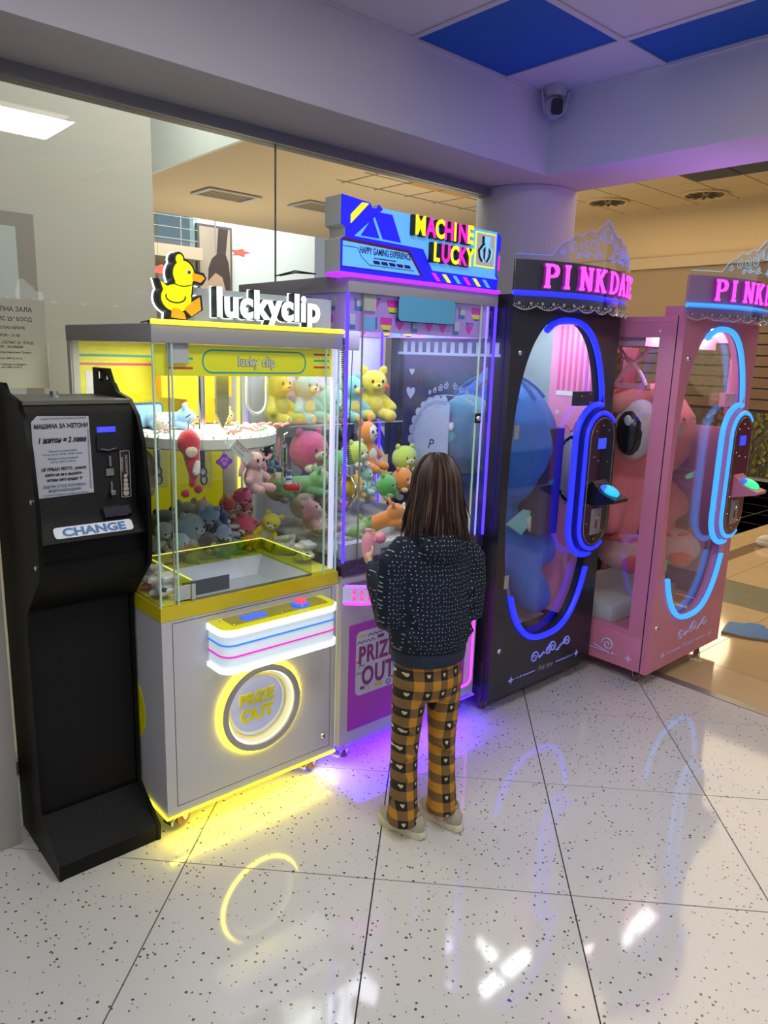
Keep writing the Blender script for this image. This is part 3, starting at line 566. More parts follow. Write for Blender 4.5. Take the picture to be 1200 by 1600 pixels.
# basket shaped console
c2=MB(); out=[(1.610,2.0)]+[(1.612+.635*i/12,1.995-.125*math.sin(PI*min(1,max(0,(i/12)))**1.0)**.75) for i in range(13)]+[(2.26,2.0)]
cs2=MB().prism(out[::1],(0,0,.690),X,Y,.066).build('control_console',mat('console_pale',(.60,.60,.72),.3,emit=(.5,.45,.9),es=.25),pm,True)
tp2=MB().prism(out,(0,0,.756),X,Y,.004).build('console_top',mat('plum_top',(.09,.02,.13),.15,coat=.6),cs2,True)
led('console_led',[(a,b-.002,.757) for a,b in out[1:-1]],.006,glow('violet_led_soft',(.35,.12,1),1.8),cs2); led('console_led',[(a,b-.002,.690) for a,b in out[1:-1]],.006,mled,cs2)
hotp=glow('hot_pink_slot',(1,.06,.45),1.2)
for i in range(26):
    t=.03+i*.036
    f=lambda t:(1.612+.635*t, 1.995-.125*max(0,math.sin(PI*t))**.75)
    a,b=f(t),f(t+.018); 
    if abs(b[1]-a[1])>.06: continue
    for z in (.703,.727):
        N=(-(a[1]-b[1]),(a[0]-b[0])); L=math.hypot(*N); nx,ny=-(N[0]/L)*.002,(N[1]/L)*.002
        if ny>0: nx,ny=-nx,-ny
        MB().add([(a[0]+nx,a[1]+ny,z),(b[0]+nx,b[1]+ny,z),(b[0]+nx,b[1]+ny,z+.017),(a[0]+nx,a[1]+ny,z+.017)],[(0,1,2,3)]).build('lit_slot',hotp,cs2)
jb=MB().lathe([(.030,0),(.032,.004),(.02,.010)],(1.78,1.935,.760),24).build('joystick_base',glow('red_ring',(1,.05,.15),.9),cs2,True)
MB().cyl((1.78,1.935,.765),(1.775,1.94,.835),.006).build('joystick_shaft',metal,jb,True); MB().ell((1.775,1.94,.845),.018).build('joystick_ball',redp,jb,True)
for x in (1.665,2.325):
    for y in (2.05,2.62): caster(pm,x,y,.103,.3)
# case
g0,g1=.845,1.79
MB().box(PX0+.004,PX1-.004,PY0+.002,PY0+.007,g0,g1).build('front_glass',clear,pm)
MB().box(PX0+.002,PX0+.007,PY0+.01,PY1-.03,g0,g1).build('side_glass',clear,pm); MB().box(PX1-.007,PX1-.002,PY0+.01,PY1-.03,g0,g1).build('side_glass',clear,pm)
bw=mat('pale_lilac_wall',(.62,.62,.80),.5)
MB().box(PX0+.02,PX1-.02,PY1-.022,PY1-.016,g0,g1).build('back_panel',bw,pm)
vl=glow('violet_corner_led',(.05,.018,1),3.0); vl2=glow('violet_corner_led_soft',(.30,.24,1),1.4)
led('corner_led',[(PX0-.002,PY0-.002,g0),(PX0-.002,PY0-.002,g1)],.006,vl,pm); led('corner_led',[(PX1,PY0-.002,g0),(PX1,PY0-.002,g1)],.006,vl,pm)
led('corner_led',[(PX1-.03,PY0+.015,g0),(PX1-.03,PY0+.015,g1)],.004,vl2,pm)
led('corner_led',[(PX0+.01,PY1-.03,g0),(PX0+.01,PY1-.03,g1)],.006,vl2,pm); led('corner_led',[(PX1-.015,PY1-.03,g0),(PX1-.015,PY1-.03,g1)],.006,vl,pm)
for x in (PX0+.068,): MB().box(x,x+.004,PY0,PY0+.006,g0,g1).build('glass_edge',mat('grey_edge',(.25,.25,.27),.3),pm)
MB().box(PX1-.085,PX1-.080,PY0,PY0+.006,g0,g1).build('glass_edge',ge,pm)
lk=MB().box(2.285,2.312,PY0-.008,PY0+.002,1.325,1.365).build('glass_lock',blackp,pm); MB().lathe([(.011,0),(.009,.008)],(2.296,PY0-.008,1.345),16,'y').build('lock_barrel',metal,lk,True)
MB().box(PX0-.004,PX1+.004,PY0-.008,PY1,1.79,1.845,.003).build('roof',mat('roof_lilac_grey',(.33,.32,.36),.4),pm,True)
# printed band: geometric blocks on lilac ground (front inside, left side, back)
lil=mat('lilac_print',(.42,.26,.72),.5,emit=(.35,.2,.75),es=.22); lb=mat('light_blue_print',(.16,.42,.80),.5,emit=(.1,.3,.7),es=.2); wp=mat('white_block_print',(.62,.66,.85),.5)
mp=mat('magenta_print',(.65,.02,.48),.5,emit=(.6,.02,.45),es=.2); yl=mat('yellow_block_print',(.75,.70,.03),.5,emit=(.6,.55,.0),es=.2); bp_=mat('blue_block_print',(.07,.20,.60),.5)
def blocks(parent,O,U,length,seed,h=.125):
    r=random.Random(seed); ps={}
    def put(m_,poly):
        ps.setdefault(m_.name,(m_,MB()))[1].prism(poly,O,U,Z,.0012)
    x=.0; row=0
    while x<length-.03:
        for z0 in (.0,.062):
            xx=x+(.03 if z0 else 0); k=r.randrange(4)
            if xx>length-.07: continue
            if k==0: put(mp,[(xx,z0+.028),(xx+.055,z0+.028),(xx+.055,z0+.052),(xx,z0+.052)]); put(yl,[(xx,z0+.026),(xx+.055,z0+.026),(xx+.043,z0+.010),(xx+.012,z0+.010)]); put(navy,[(xx+.012,z0+.009),(xx+.043,z0+.009),(xx+.041,z0+.005),(xx+.014,z0+.005)])
            elif k==1: put(wp,[(xx+.010,z0+.022),(xx+.035,z0+.022),(xx+.035,z0+.056),(xx+.010,z0+.056)]); put(bp_,[(xx,z0+.006),(xx+.034,z0+.006),(xx+.034,z0+.020),(xx+.009,z0+.020),(xx+.009,z0+.046),(xx,z0+.046)])
            elif k==2: put(lb,[(xx,z0+.01),(xx+.025,z0+.0),(xx+.05,z0+.01),(xx+.05,z0+.05),(xx,z0+.05)]); put(bp_,[(xx+.052,z0+.01),(xx+.060,z0+.01),(xx+.060,z0+.052),(xx+.052,z0+.05)])
            else: put(mp,[(xx,z0+.03),(xx+.02,z0+.01),(xx+.04,z0+.04),(xx+.02,z0+.05)]); put(bp_,[(xx,z0+.034),(xx+.02,z0+.054),(xx+.04,z0+.045),(xx+.045,z0+.055),(xx+.0,z0+.058)])
        x+=.075
    for m_,mb in ps.values(): mb.build('block_print',m_,parent)
fb=MB().box(PX0+.012,PX1-.012,PY0+.020,PY0+.024,1.665,1.79).build('front_valance',lil,pm); blocks(fb,(PX0+.015,PY0+.020,1.665),X,.74,3)
sbd=MB().box(PX0+.009,PX0+.013,PY0+.026,PY1-.03,1.665,1.79).build('side_valance',lil,pm); blocks(sbd,(PX0+.009,PY1-.03,1.665),(0,-1,0),.66,5)
sbd2=MB().box(PX1-.013,PX1-.009,PY0+.026,PY1-.03,1.665,1.79).build('side_valance',lil,pm); blocks(sbd2,(PX1-.013,PY1-.03,1.665),(0,-1,0),.66,6)
bb=MB().box(PX0+.02,PX1-.02,PY1-.028,PY1-.023,1.665,1.79).build('back_valance',lil,pm); blocks(bb,(PX0+.02,PY1-.028,1.665),X,.72,8)
MB().prism(rrect(1.83,2.13,1.705,1.80,.018),(0,PY0-.004,0),X,Z,.003).build('blue_plate_border',navy,pm)
MB().prism(rrect(1.833,2.127,1.708,1.795,.016),(0,PY0-.007,0),X,Z,.002).build('blue_name_plate',mat('sky_plate',(.10,.40,.66),.3,coat=.3),pm)
MB().box(1.682,1.742,PY0+.009,PY0+.015,1.735,1.79).build('grey_bracket',greyc,pm)
# big letters on pale left strip
for i,(c_,col_) in enumerate((('LV',bp_),('M',mp))):
    text('wall_lettering',c_,.07,(PX0+.03,PY1-.0225,1.585-.10*i),X,Z,.001,col_,pm,bold=.04)
text('wall_lettering','LUCKY',.30,(1.70,PY1-.0225,1.00),X,Z,.001,mat('wall_letter_violet',(.25,.12,.45),.5),pm,bold=.05,xs=.7)
text('wall_lettering','FUN',.26,(2.08,PY1-.0225,1.12),X,Z,.001,mat('wall_letter_blue',(.02,.12,.35),.5),pm,bold=.05,xs=.7)
# gantry, claw, coil
MB().box(1.64,1.83,2.20,2.36,1.60,1.70,.004).build('carriage',mat('carriage_white',(.66,.66,.72),.4),pm,True)
MB().box(PX0+.02,PX1-.02,2.26,2.30,1.71,1.73).build('gantry_rail',metal,pm)
cl=MB().cyl((1.795,2.20,1.60),(1.800,2.22,1.15),.0018,n=6).build('claw_cord',ink,pm)
ch=MB().lathe([(.010,.05),(.030,.045),(.032,.01),(.022,0)],(1.800,2.22,1.115),20).build('claw_head',metal,pm,True)
for k in range(3):
    a=2*PI*k/3+.5; d=(math.cos(a),math.sin(a)); c=(1.8,2.22,1.12)
    led('claw_prong',[(c[0]+d[0]*r_,c[1]+d[1]*r_,z) for r_,z in ((.018,1.12),(.05,1.085),(.055,1.05),(.035,1.01),(.012,.995))],.004,metal,ch,6)
coil=[]
for i in range(420):
    t=i/420; a=i*2*PI/7; zc=1.64-.46*t; xc=1.668+.012*math.sin(t*PI)+.05*max(0,t-.7)/.3; coil.append((xc+.009*math.cos(a),2.10+.009*math.sin(a),zc))
led('coiled_cable',coil,.0022,ink,pm,4)
led('hook_rod',[(1.672,2.11,1.64),(1.69,2.11,1.70),(1.70,2.12,1.72)],.004,metal,pm)
# shelf
sh_=MB().box(1.612,2.365,2.52,2.67,1.285,1.290).build('upper_shelf',glass('shelf_acrylic',(.9,.93,.95),1.2),pm); MB().box(1.612,2.365,2.515,2.519,1.285,1.35).build('shelf_lip',clear,sh_)
MB().box(1.612,2.365,2.514,2.5145,1.283,1.289).build('shelf_edge',mat('shelf_edge_white',(.6,.6,.66),.3),sh_)
# bed and chute
MB().box(PX0+.008,PX1-.008,2.06,PY1-.03,.845,.875,.012).build('fleece_bed',mat('white_fleece',(.66,.68,.72),.95,bump=1,bscale=160,sheen=.5),pm,True)
MB().box(1.625,1.73,2.01,2.055,.845,.905).build('chute_box',mat('chute_pale',(.5,.5,.62),.4),pm); MB().box(1.73,1.80,2.012,2.05,.845,.90).build('chute_box',bpy.data.materials['chute_pale'],pm)
# sign
SG=thing('machine_sign','','')
bpy.data.objects.remove(SG)
out=[(1.563,1.846),(2.352,1.846),(2.358,1.90),(2.345,1.915),(2.345,1.99),(2.362,2.005),(2.362,2.08),(2.350,2.092),(1.742,2.092),(1.722,2.108),(1.712,2.094),(1.690,2.094),(1.682,2.108),(1.563,2.118),(1.563,2.00),(1.582,1.992),(1.582,1.965),(1.563,1.955)]
out=[(x, z-.028 if z>2.05 else z) for x,z in out]
sgn=MB().prism(out,(0,2.075,0),X,Z,.085).build('sign_box',mat('sign_side_white',(.50,.52,.50),.5),pm)
blu=mat('sign_blue',(.01,.01,.75),.4,emit=(.012,.012,.85),es=.75); sky=mat('sign_sky',(.12,.40,.85),.4,emit=(.10,.38,.90),es=.62)
MB().prism(out,(0,1.990,0),X,Z,.006).build('sign_face',blu,sgn)
F0=1.984
def sp(poly,m_,d=.002,name='sign_print',off=0): return MB().prism(poly,(0,F0-off,0),X,Z,d).build(name,m_,sgn)
sp([(1.615,1.968),(1.742,2.070),(2.335,2.068),(2.335,1.905),(2.350,1.893),(1.985,1.893),(1.935,1.962)][::1],sky)
sp([(1.640,1.972),(1.722,1.972),(1.690,2.035)],blu,off=.0025); sp([(1.738,1.972),(1.822,1.970),(1.778,2.055),(1.718,2.055),(1.700,2.040)],blu,off=.0025)
yel=mat('sign_yellow',(.85,.82,.02),.4,emit=(.9,.85,.02),es=.7); mag=mat('sign_magenta',(.85,.02,.55),.4,emit=(.9,.02,.6),es=.7)
sp([(1.598,2.005),(1.598,2.033),(1.645,2.076),(1.674,2.076)],yel,off=.001)
sp([(1.565,1.958),(1.865,1.950),(1.935,1.868),(1.565,1.868)],mat('sign_dark_red',(.12,.01,.06),.4),off=.001); sp([(1.565,1.948),(1.858,1.940),(1.920,1.870),(1.565,1.870)],sky,off=.0025)
text('lettering','HAPPY GAMING EXPERIENCE',.030,(1.635,F0-.0052,1.917),X,Z,.001,navy,sgn,xs=.60,bold=.01)
for i in range(5): sp([(1.695+.036*i,1.898),(1.722+.036*i,1.898),(1.728+.036*i,1.888),(1.701+.036*i,1.888)],navy,off=.005)
led('sign_line',[(1.566,F0-.005,1.932),(1.625,F0-.005,1.932),(1.645,F0-.005,1.905),(1.680,F0-.005,1.882),(1.89,F0-.005,1.882)],.0012,navy,sgn,4)
led('sign_line',[(1.70,F0-.005,1.906),(1.80,F0-.005,1.906)],.0018,navy,sgn,4)
for i,m_ in enumerate((mag,yel,sky,mag,yel,sky)): x=2.00+.056*i; sp([(x-.022,1.885),(x-.002,1.885),(x+.028,1.858),(x+.008,1.858)],m_,off=.003)
for x in (2.343,): sp([(2.3465,1.925),(2.3565,1.93),(2.3565,1.985),(2.3465,1.98)],mag,off=.003)
def multi(s_,x,z,size,cols,xs,adv):
    for ch_,m_ in zip(s_,cols):
        w_=adv.get(ch_,1)*size*.66*xs
        text('letter_side',ch_,size,(x-.010,F0+.001,z-.002),X,Z,.018,ink,sgn,xs=xs,bold=.045)
        text('letter_face',ch_,size,(x,F0-.019,z),X,Z,.002,m_,sgn,xs=xs,bold=.035); x+=w_
multi('MACHINE',1.872,2.006,.088,(yel,mag,yel,mag,yel,mag,yel),.78,{'M':1.25,'A':.98,'C':1.0,'H':1.1,'I':.55,'N':1.1,'E':.95})
multi('LUCKY',1.968,1.926,.088,(yel,mag,yel,mag,yel),.75,{'L':.95,'U':1.08,'C':1.02,'K':1.0,'Y':1})
pc=MB().prism([(2.205,1.930),(2.322,1.930),(2.322,2.058),(2.205,2.058)],(0,F0-.004,0),X,Z,.003).build('claw_picture_border',yel,sgn); MB().prism([(2.211,1.936),(2.316,1.936),(2.316,2.052),(2.211,2.052)],(0,F0-.007,0),X,Z,.002).build('claw_picture',mat('picture_grey',(.45,.45,.5),.4,emit=(.5,.5,.6),es=.3),pc)
sk=mat('claw_icon_blue',(.25,.60,.95),.4,emit=(.2,.6,1),es=.6)
for off_,m_ in ((-.010,ink),(0,sk)):
    c_=MB(); y_=F0-.010+(.0 if m_==sk else .001)
    c_.prism([(2.270+off_,1.982),(2.296+off_,1.982),(2.296+off_,2.003),(2.270+off_,2.003)],(0,y_,0),X,Z,.004); c_.prism([(2.277+off_,1.960),(2.289+off_,1.960),(2.291+off_,1.985),(2.275+off_,1.985)],(0,y_,0),X,Z,.004)
    for s in (-1,1): c_.tube([(2.283+off_+s*.008,y_,1.978),(2.283+off_+s*.026,y_,1.960),(2.283+off_+s*.022,y_,1.942),(2.283+off_+s*.010,y_,1.930)],.0045,6)
    c_.tube([(2.283+off_,y_,1.965),(2.283+off_,y_,1.935)],.004,6)
    c_.v=[(2.266+off_+(a-2.283-off_)*1.25,b,1.995+(c-1.965)*1.25) for a,b,c in c_.v]
    c_.build('claw_icon' if m_==sk else 'claw_icon_shadow',m_,pc)
MB().box(1.556,2.368,1.976,2.06,1.838,1.852,.004).build('sign_led_bar',glow('purple_sign_led',(.38,.02,1),1.6),sgn,True)
for k in range(2): led('cable',[(1.50,2.25+.03*k,1.846),(1.53,2.2,1.856+.006*k),(1.56,2.12,1.85)],.0025,ink,pm,5)
area('purple_case_lamp',(1.99,2.34,1.785),.6,.5,7.5,(.84,.86,1))
area('purple_underglow',(1.99,2.05,.094),.72,.3,4.2,(.10,.010,1))
area('purple_gap_glow',(2.392,2.06,.5),.02,.8,.0,(.3,.1,1),(PI/2,0,0)) if False else None
at(pm)
# ================= coin change machine =================
cm=thing('change_machine','black coin change kiosk with white paper notice and CHANGE sticker','kiosk',(.755,2.25,0))
cb_=mat('kiosk_black',(.0022,.0028,.0030),.42,spec=.16,bump=.15,bscale=350)
prof=[(2.42,0),(2.06,0),(2.055,.055),(2.20,.150),(2.20,.800),(2.175,.83),(2.05,.955),(2.042,1.02),(2.040,1.15),(2.062,1.31),(2.095,1.39),(2.15,1.437),(2.235,1.452),(2.262,1.478),(2.42,1.478)]
for x in (.592,.903):
    pl=MB().prism(prof,(x-.006 if x<.7 else x-.006,0,0),Y,Z,.012)
    pl.build('side_plate',cb_,cm,True)
hx=.903
MB().ring([(2.27,1.478),(2.42,1.478),(2.42,1.520),(2.30,1.520)],[(2.295,1.486),(2.40,1.486),(2.40,1.508),(2.312,1.508)],(hx-.006,0,0),Y,Z,.012).build('carry_handle',cb_,cm)
MB().box(hx-.006,hx+.006,2.335,2.36,1.478,1.515).build('handle_web',cb_,cm)
x0,x1=.598,.897
MB().add([(x0,2.062,0.0),(x1,2.062,0.0),(x1,2.058,.052),(x0,2.058,.052),(x1,2.200,.147),(x0,2.200,.147),(x1,2.2,0),(x0,2.2,0)],[(0,1,2,3),(3,2,4,5),(5,4,6,7),(0,3,5,7),(1,6,4,2),(0,7,6,1)]).build('foot',cb_,cm)
MB().box(x0,x1,2.215,2.23,.10,.86).build('recess_panel',mat('kiosk_recess',(.006,.006,.007),.6,spec=.2),cm); MB().box(x0,x1,2.23,2.41,0,1.40).build('housing',cb_,cm)
bodyp=[(2.235,.80),(2.165,.835),(2.075,.935),(2.072,.985),(2.088,.995),(2.088,1.040),(2.062,1.048),(2.118,1.118),(2.118,1.400),(2.135,1.425),(2.235,1.432)]
MB().prism(bodyp,(x0,0,0),Y,Z,x1-x0).build('front_body',cb_,cm,True)
MB().box(x0+.004,x1-.004,2.117,2.1185,1.02,1.04).build('seam',ink,cm)
MB().cyl((.735,2.30,1.40),(.735,2.30,1.452),.012).build('top_lock',metal,cm,True)
MB().box(x0,x1,2.13,2.42,1.425,1.436).build('lid',mat('kiosk_lid',(.10,.10,.09),.45),cm)
np_=MB().add([(.612,2.1165,1.168),(.770,2.1150,1.172),(.766,2.1155,1.392),(.628,2.1165,1.396),(.612,2.1165,1.380),(.612,2.1175,1.168),(.770,2.1160,1.172),(.766,2.1165,1.392),(.628,2.1175,1.396),(.612,2.1175,1.380)],[(0,1,2,3,4),(9,8,7,6,5),(0,5,6,1),(1,6,7,2),(2,7,8,3),(3,8,9,4),(4,9,5,0)]).build('paper_notice',mat('notice_paper',(.42,.42,.48),.7,bump=.05,bscale=30),cm,label='white paper notice with Bulgarian token price text')
bi=mat('blue_grey_ink',(.07,.15,.22),.6)
for s_,sz,z,m_,sh_i,b_ in (('МАШИНА ЗА ЖЕТОНИ',.0165,1.362,ink,0,.03),('1 жетон = 2 лева',.0205,1.322,ink,.25,.04),('Машината приема монети',.0075,1.296,bi,0,0),('0.10 лв., 0.20 лв., 0.50 лв., 1.00 лв., 2.00 лв.',.0072,1.287,bi,0,0),('Машината приема банкноти',.0075,1.275,bi,0,0),('5.00 лв., 10.00 лв., 20.00 лв.',.0072,1.266,bi,0,0),('НЕ ВРЪЩА РЕСТО , сумата',.0115,1.244,ink,.25,.03),('която не ви е върната -',.0115,1.229,ink,.25,.03),('остава като кредит !!!',.0115,1.214,ink,.25,.03),('ОБЕКТЪТ Е ПОД ПОСТОЯННО',.0098,1.196,bi,0,.02),('ВИДЕО НАБЛЮДЕНИЕ!',.0098,1.184,bi,0,.02)):
    text('lettering',s_,sz,(.690,2.1145,z),X,Z,.0004,m_,np_,bold=b_,align='CENTER',shear=sh_i,xs=.80)
text('border_lettering','ЗАМЯНАТАЗАМЕНАТАЗАМЯНАТАЗАМЕНА',.0065,(.697,2.1145,1.386),X,Z,.0003,bi,np_,align='CENTER',xs=.9)
text('border_lettering','ЗАМЯНАТАЗАМЕНАТАЗАМЯНАТАЗАМЕНА',.0065,(.692,2.1145,1.173),X,Z,.0003,bi,np_,align='CENTER',xs=.9)
text('border_lettering','ЗАМЯНАТАЗАМЕНАТАЗАМЯНАТАЗАМЕНАТАЗА',.0065,(.764,2.1140,1.185),Z,(-1,0,0),.0003,bi,np_,xs=1.12)
ds=MB().box(.788,.842,2.116,2.118,1.344,1.360).build('blue_display',glow('blue_lcd2',(.05,.05,.95),1.0),cm)
for k,s_ in enumerate(('1 жетон=2.00 лв','Сума:  0.00 лв.')): text('display_text',s_,.0062,(.790,2.1155,1.3535-.0072*k),X,Z,.0003,mat('lcd_ink',(.2,.25,.8),.5),ds,xs=1.0)
bs=MB().box(.785,.848,2.112,2.118,1.292,1.335).build('bill_slot_bezel',mat('slot_black',(.006,.007,.009),.2,coat=.3),cm); led('bill_lip',[(.795,2.112,1.297),(.815,2.106,1.292),(.838,2.112,1.297)],.002,mat('lip_grey',(.12,.12,.13),.3),bs)
cp_=mat('steel_worn',(.32,.32,.34),.3,.8)
MB().box(.817,.823,2.110,2.118,1.245,1.275).build('coin_slot_rail',cp_,cm); MB().box(.808,.830,2.112,2.118,1.217,1.238).build('steel_plate',mat('etched_plate',(.28,.28,.28),.4,.6,bump=.8,bscale=300),cm)
hd_=MB().box(.818,.823,2.108,2.118,1.165,1.200).build('return_lever_rail',cp_,cm); MB().obox((.8215,2.104,1.168),(.015,.012,.014),(0,0,0),.003).build('lever_knob',cp_,hd_)
ct=MB().prism(rrect(.850,.880,1.148,1.288,.004),(0,2.1165,0),X,Z,.002).build('coin_label',mat('label_black',(.02,.018,.018),.3),cm)
MB().ring(rrect(.850,.880,1.148,1.288,.004),rrect(.852,.878,1.150,1.286,.003),(0,2.114,0),X,Z,.001).build('label_border',mat('label_line',(.35,.30,.27),.5),ct)
wi_=mat('label_ink',(.55,.50,.48),.5)
text('lettering','ПРИЕМА',.0105,(.859,2.1138,1.224),(0,0,1),(-1,0,0),.0004,wi_,ct,xs=1.0); text('lettering','БАНКНОТИ',.0105,(.873,2.1138,1.215),(0,0,1),(-1,0,0),.0004,wi_,ct,xs=1.0)
for k in range(5): MB().lathe([(.0055+.0008*k,0),(.0055+.0008*k,.0015)],(.865,2.1145,1.212-.0128*k),16,'y').build('coin_symbol',mat('coin_print',(.42,.38,.34),.4),ct)
for k,(y_,z_,s_) in enumerate(((2.10,1.335,.006),(2.085,1.252,.0085),(2.07,1.178,.012),(2.06,1.09,.007))): MB().ell((.9085,y_,z_),(.002,s_*.8,s_*1.2)).build('side_hole_plug',mat('cream_plug',(.55,.50,.30),.5),cm)
U2=V((1,0,0)); W2=V((0,.056,.070)).normalized()
sk2=MB().prism(rrect(.640,.865,-.001,.034,.010),V((0,2.0605,1.050))+W2*.012,U2,W2,.0015).build('change_sticker',mat('sticker_white',(.62,.66,.72),.4),cm)
text('lettering','CHANGE',.034,V((.752,2.0585,1.050))+W2*.0175,U2,W2,.0006,mat('change_blue',(.01,.12,.36),.4),sk2,bold=.045,align='CENTER',xs=1.28)
bu=MB().obox((.828,2.100,1.110),(.085,.026,.035),(-.67,0,0),.005).build('black_speaker_pod',mat('pod_black',(.012,.012,.018),.12,coat=.8),cm)
for x_,z_ in ((.5845,1.17),(.5845,.985)): MB().ell((x_,2.07,z_),(.004,.007,.007)).build('side_bolt',metal,cm)
at(cm)
# ================= oval door machines =================
def supere(cx,cz,rx,rz,a,p=2.6):
    c,s_=math.cos(a),math.sin(a); k=(abs(c)**p+abs(s_)**p)**(-1/p); return (cx+rx*k*c,cz+rz*k*s_)
tinted=glass('violet_film_glass',(.80,.78,.95),1.2)
def date_machine(loc,black,label):
    t=thing('plush_machine',label,'arcade machine',loc)
    if black: bm_=mat('dark_shell',(.014,.013,.020),.35,coat=.25); L=glow('blue_neon',(.008,.014,1),2.4); Ls=L; inner=mat('inner_black',(.02,.018,.03),.4); orn=mat('ornament_blue',(.28,.30,.85),.5,emit=(.2,.22,.9),es=.25); con=mat('console_black',(.01,.008,.012),.25,coat=.5)
    else: bm_=mat('pink_shell',(.66,.22,.33),.35,coat=.2); L=glow('cyan_neon',(.035,.30,1),1.5); Ls=L; inner=mat('inner_pink',(.74,.28,.46),.4); orn=mat('ornament_lilac',(.62,.60,.90),.5); con=mat('console_maroon',(.16,.02,.05),.3,coat=.5)
    W,D,H=.80,.72,1.80; zb=.07; n=96; cx,cz,rx,rz=.39,1.03,.348,.742
    hole=[supere(cx,cz,rx,rz,2*PI*k/n) for k in range(n)]
    door=MB().ring(rim(0,W,zb,H,cx,cz,n),hole,(0,.032,0),X,Z,.032).build('door',bm_,t)
    MB().ring(hole,[supere(cx,cz,rx-.012,rz-.012,2*PI*k/n) for k in range(n)],(0,.05,0),X,Z,.028).build('door_lip',inner,door,True)
    MB().prism([supere(cx,cz,rx+.004,rz+.004,2*PI*k/n) for k in range(n)],(0,.040,0),X,Z,.005).build('oval_glass',clear,door)
    # shell: posts, base, top, sides with windows, back with window
    MB().box(0,W,.034,D,zb,.25,.003).build('base',bm_,t,True); MB().box(0,W,.034,D,1.772,1.80,.003).build('top_box',bm_,t,True)
    for s,xx in ((0,0),(1,W-.03)):
        mb=MB(); mb.ring([(.034,.25),(D,.25),(D,1.772),(.034,1.772)],[(.115,.275),(D-.06,.275),(D-.06,1.705),(.115,1.705)],(xx,0,0),Y,Z,.03)
        mb.build('side_frame',bm_,t); MB().box(xx+.012,xx+.017,.115,D-.06,.275,1.705).build('side_glass',tinted if (black and s==0) else clear,t)
    MB().ring([(.03,.25),(W-.03,.25),(W-.03,1.772),(.03,1.772)],[(.10,.32),(W-.10,.32),(W-.10,1.64),(.10,1.64)],(0,D,0),X,Z,.03).build('back_frame',inner if not black else mat('back_dark_violet',(.05,.035,.14),.5),t)
    MB().box(.10,W-.10,D-.017,D-.012,.32,1.64).build('back_glass',glass('smoke_glass',(.62,.62,.60),1.4) if not black else mat('back_dark_panel',(.045,.035,.13),.3,coat=.4),t)
    MB().ring([(-.001,zb),(W+.001,zb),(W+.001,H),(-.001,H)],[(.02,.09),(W-.02,.09),(W-.02,H-.02),(.02,H-.02)],(0,.036,0),X,Z,.005).build('door_seam',ink,t)
    MB().box(.06,W-.06,.25,D-.06,.252,.345 if not black else .262,.003).build('tray',mat('tray_white',(.70,.70,.78),.4),t,True)
    # led matrix in the roof
    dots=MB()
    for (ax,bx_,ay,by_) in ((.10,.42,.10,.17),(.10,.17,.22,.52),(.48,.70,.10,.17),(.48,.55,.24,.48),(.25,.42,.45,.52)):
        i=0; y_=ay
        while y_<by_:
            x_=ax
            while x_<bx_: dots.box(x_,x_+.006,y_,y_+.006,1.764,1.768); x_+=.021
            y_+=.021
    dots.build('led_matrix',glow('led_dots',(.92,.97,1),105),t)
    # neon track
    def arc(a0,a1,m_,off=-.016,r=.0135,k=40):
        led('neon_track',[(p[0],-.004,p[1]) for p in [supere(cx,cz,rx+off,rz+off,math.radians(a0+(a1-a0)*i/k)) for i in range(k+1)]],r,m_,door)
    arc(118,28,L); arc(-34,-142,L)
    kx,kz0,kz1,kr=.665,.818,1.232,.108
    def caps(r,a0=0,full=True,k=14):
        pts=[(kx+r*math.cos(a),kz1+r*math.sin(a)) for a in [PI*i/k for i in range(k+1)]]+[(kx+r*math.cos(a),kz0+r*math.sin(a)) for a in [PI+PI*i/k for i in range(k+1)]]; return pts
    ol=caps(.158)[6:-6]; led('neon_track',[(a,-.006,b) for a,b in ol],.0145,L,door)
    led('neon_track',[(a,-.040,b) for a,b in caps(.121)[3:-4]],.0105,L,door)
    MB().ring(caps(.140),caps(.100),(0,.0,0),X,Z,.034).build('console_collar',bm_,door,True)
    cs=MB().prism(caps(kr),(0,0,0),X,Z,.048).build('console',con,door,True)
    led('gold_outline',[(a,-.049,b) for a,b in caps(.098)],.0016,mat('gold_line',(.45,.38,.25),.3,.5),cs,5,True)
    MB().box(kx-.035,kx+.030,-.051,-.048,1.185,1.235).build('blue_display',glow('blue_screen',(.03,.06,.95),1.2),cs)
    cd_=MB().box(kx-.045,kx+.040,-.054,-.048,.770,.900,.002).build('coin_door',mat('steel_coin',(.42,.42,.42),.35,.7),cs,True)
    MB().box(kx-.004,kx+.004,-.0555,-.053,.80,.84).build('coin_slot',ink,cd_); MB().lathe([(.009,0),(.007,.006)],(kx+.015,-.054,.855),14,'y').build('coin_lock',metal,cd_,True); MB().box(kx+.008,kx+.026,-.058,-.053,.79,.80).build('reject_button',metal,cd_)
    for a,b in ((0,1.295),(-.055,1.27),(.05,1.27),(-.06,1.15),(.055,1.12),(-.02,1.13),(-.07,.92),(.065,.93),(-.075,.83),(.06,.78),(0,.745)): MB().lathe([(.0045,0),(.0035,.003)],(kx+a,-.048,b),10,'y').build('screw',metal,cs,True)
    pod=MB(); pod.prism([(-.048,1.035),(-.100,.985),(-.175,.960),(-.172,.945),(-.048,.915)],(kx-.055,0,0),Y,Z,.115); pb=pod.build('button_pod',bm_ if not black else blackp,cs,True)
    by=MB().ell((kx+.002,-.115,.992),(.038,.046,.020),(.42,0,0),18).build('push_button',glow('blue_green_button' if black else 'green_button',(.02,.55,1) if black else (.05,1,.35),1.0),pb,True)
    MB().ell((kx-.012,-.095,1.003),(.026,.024,.014),(.42,0,0),14).build('button_highlight',glow('button_blue',(.05,.15,1),1.0),by,True)
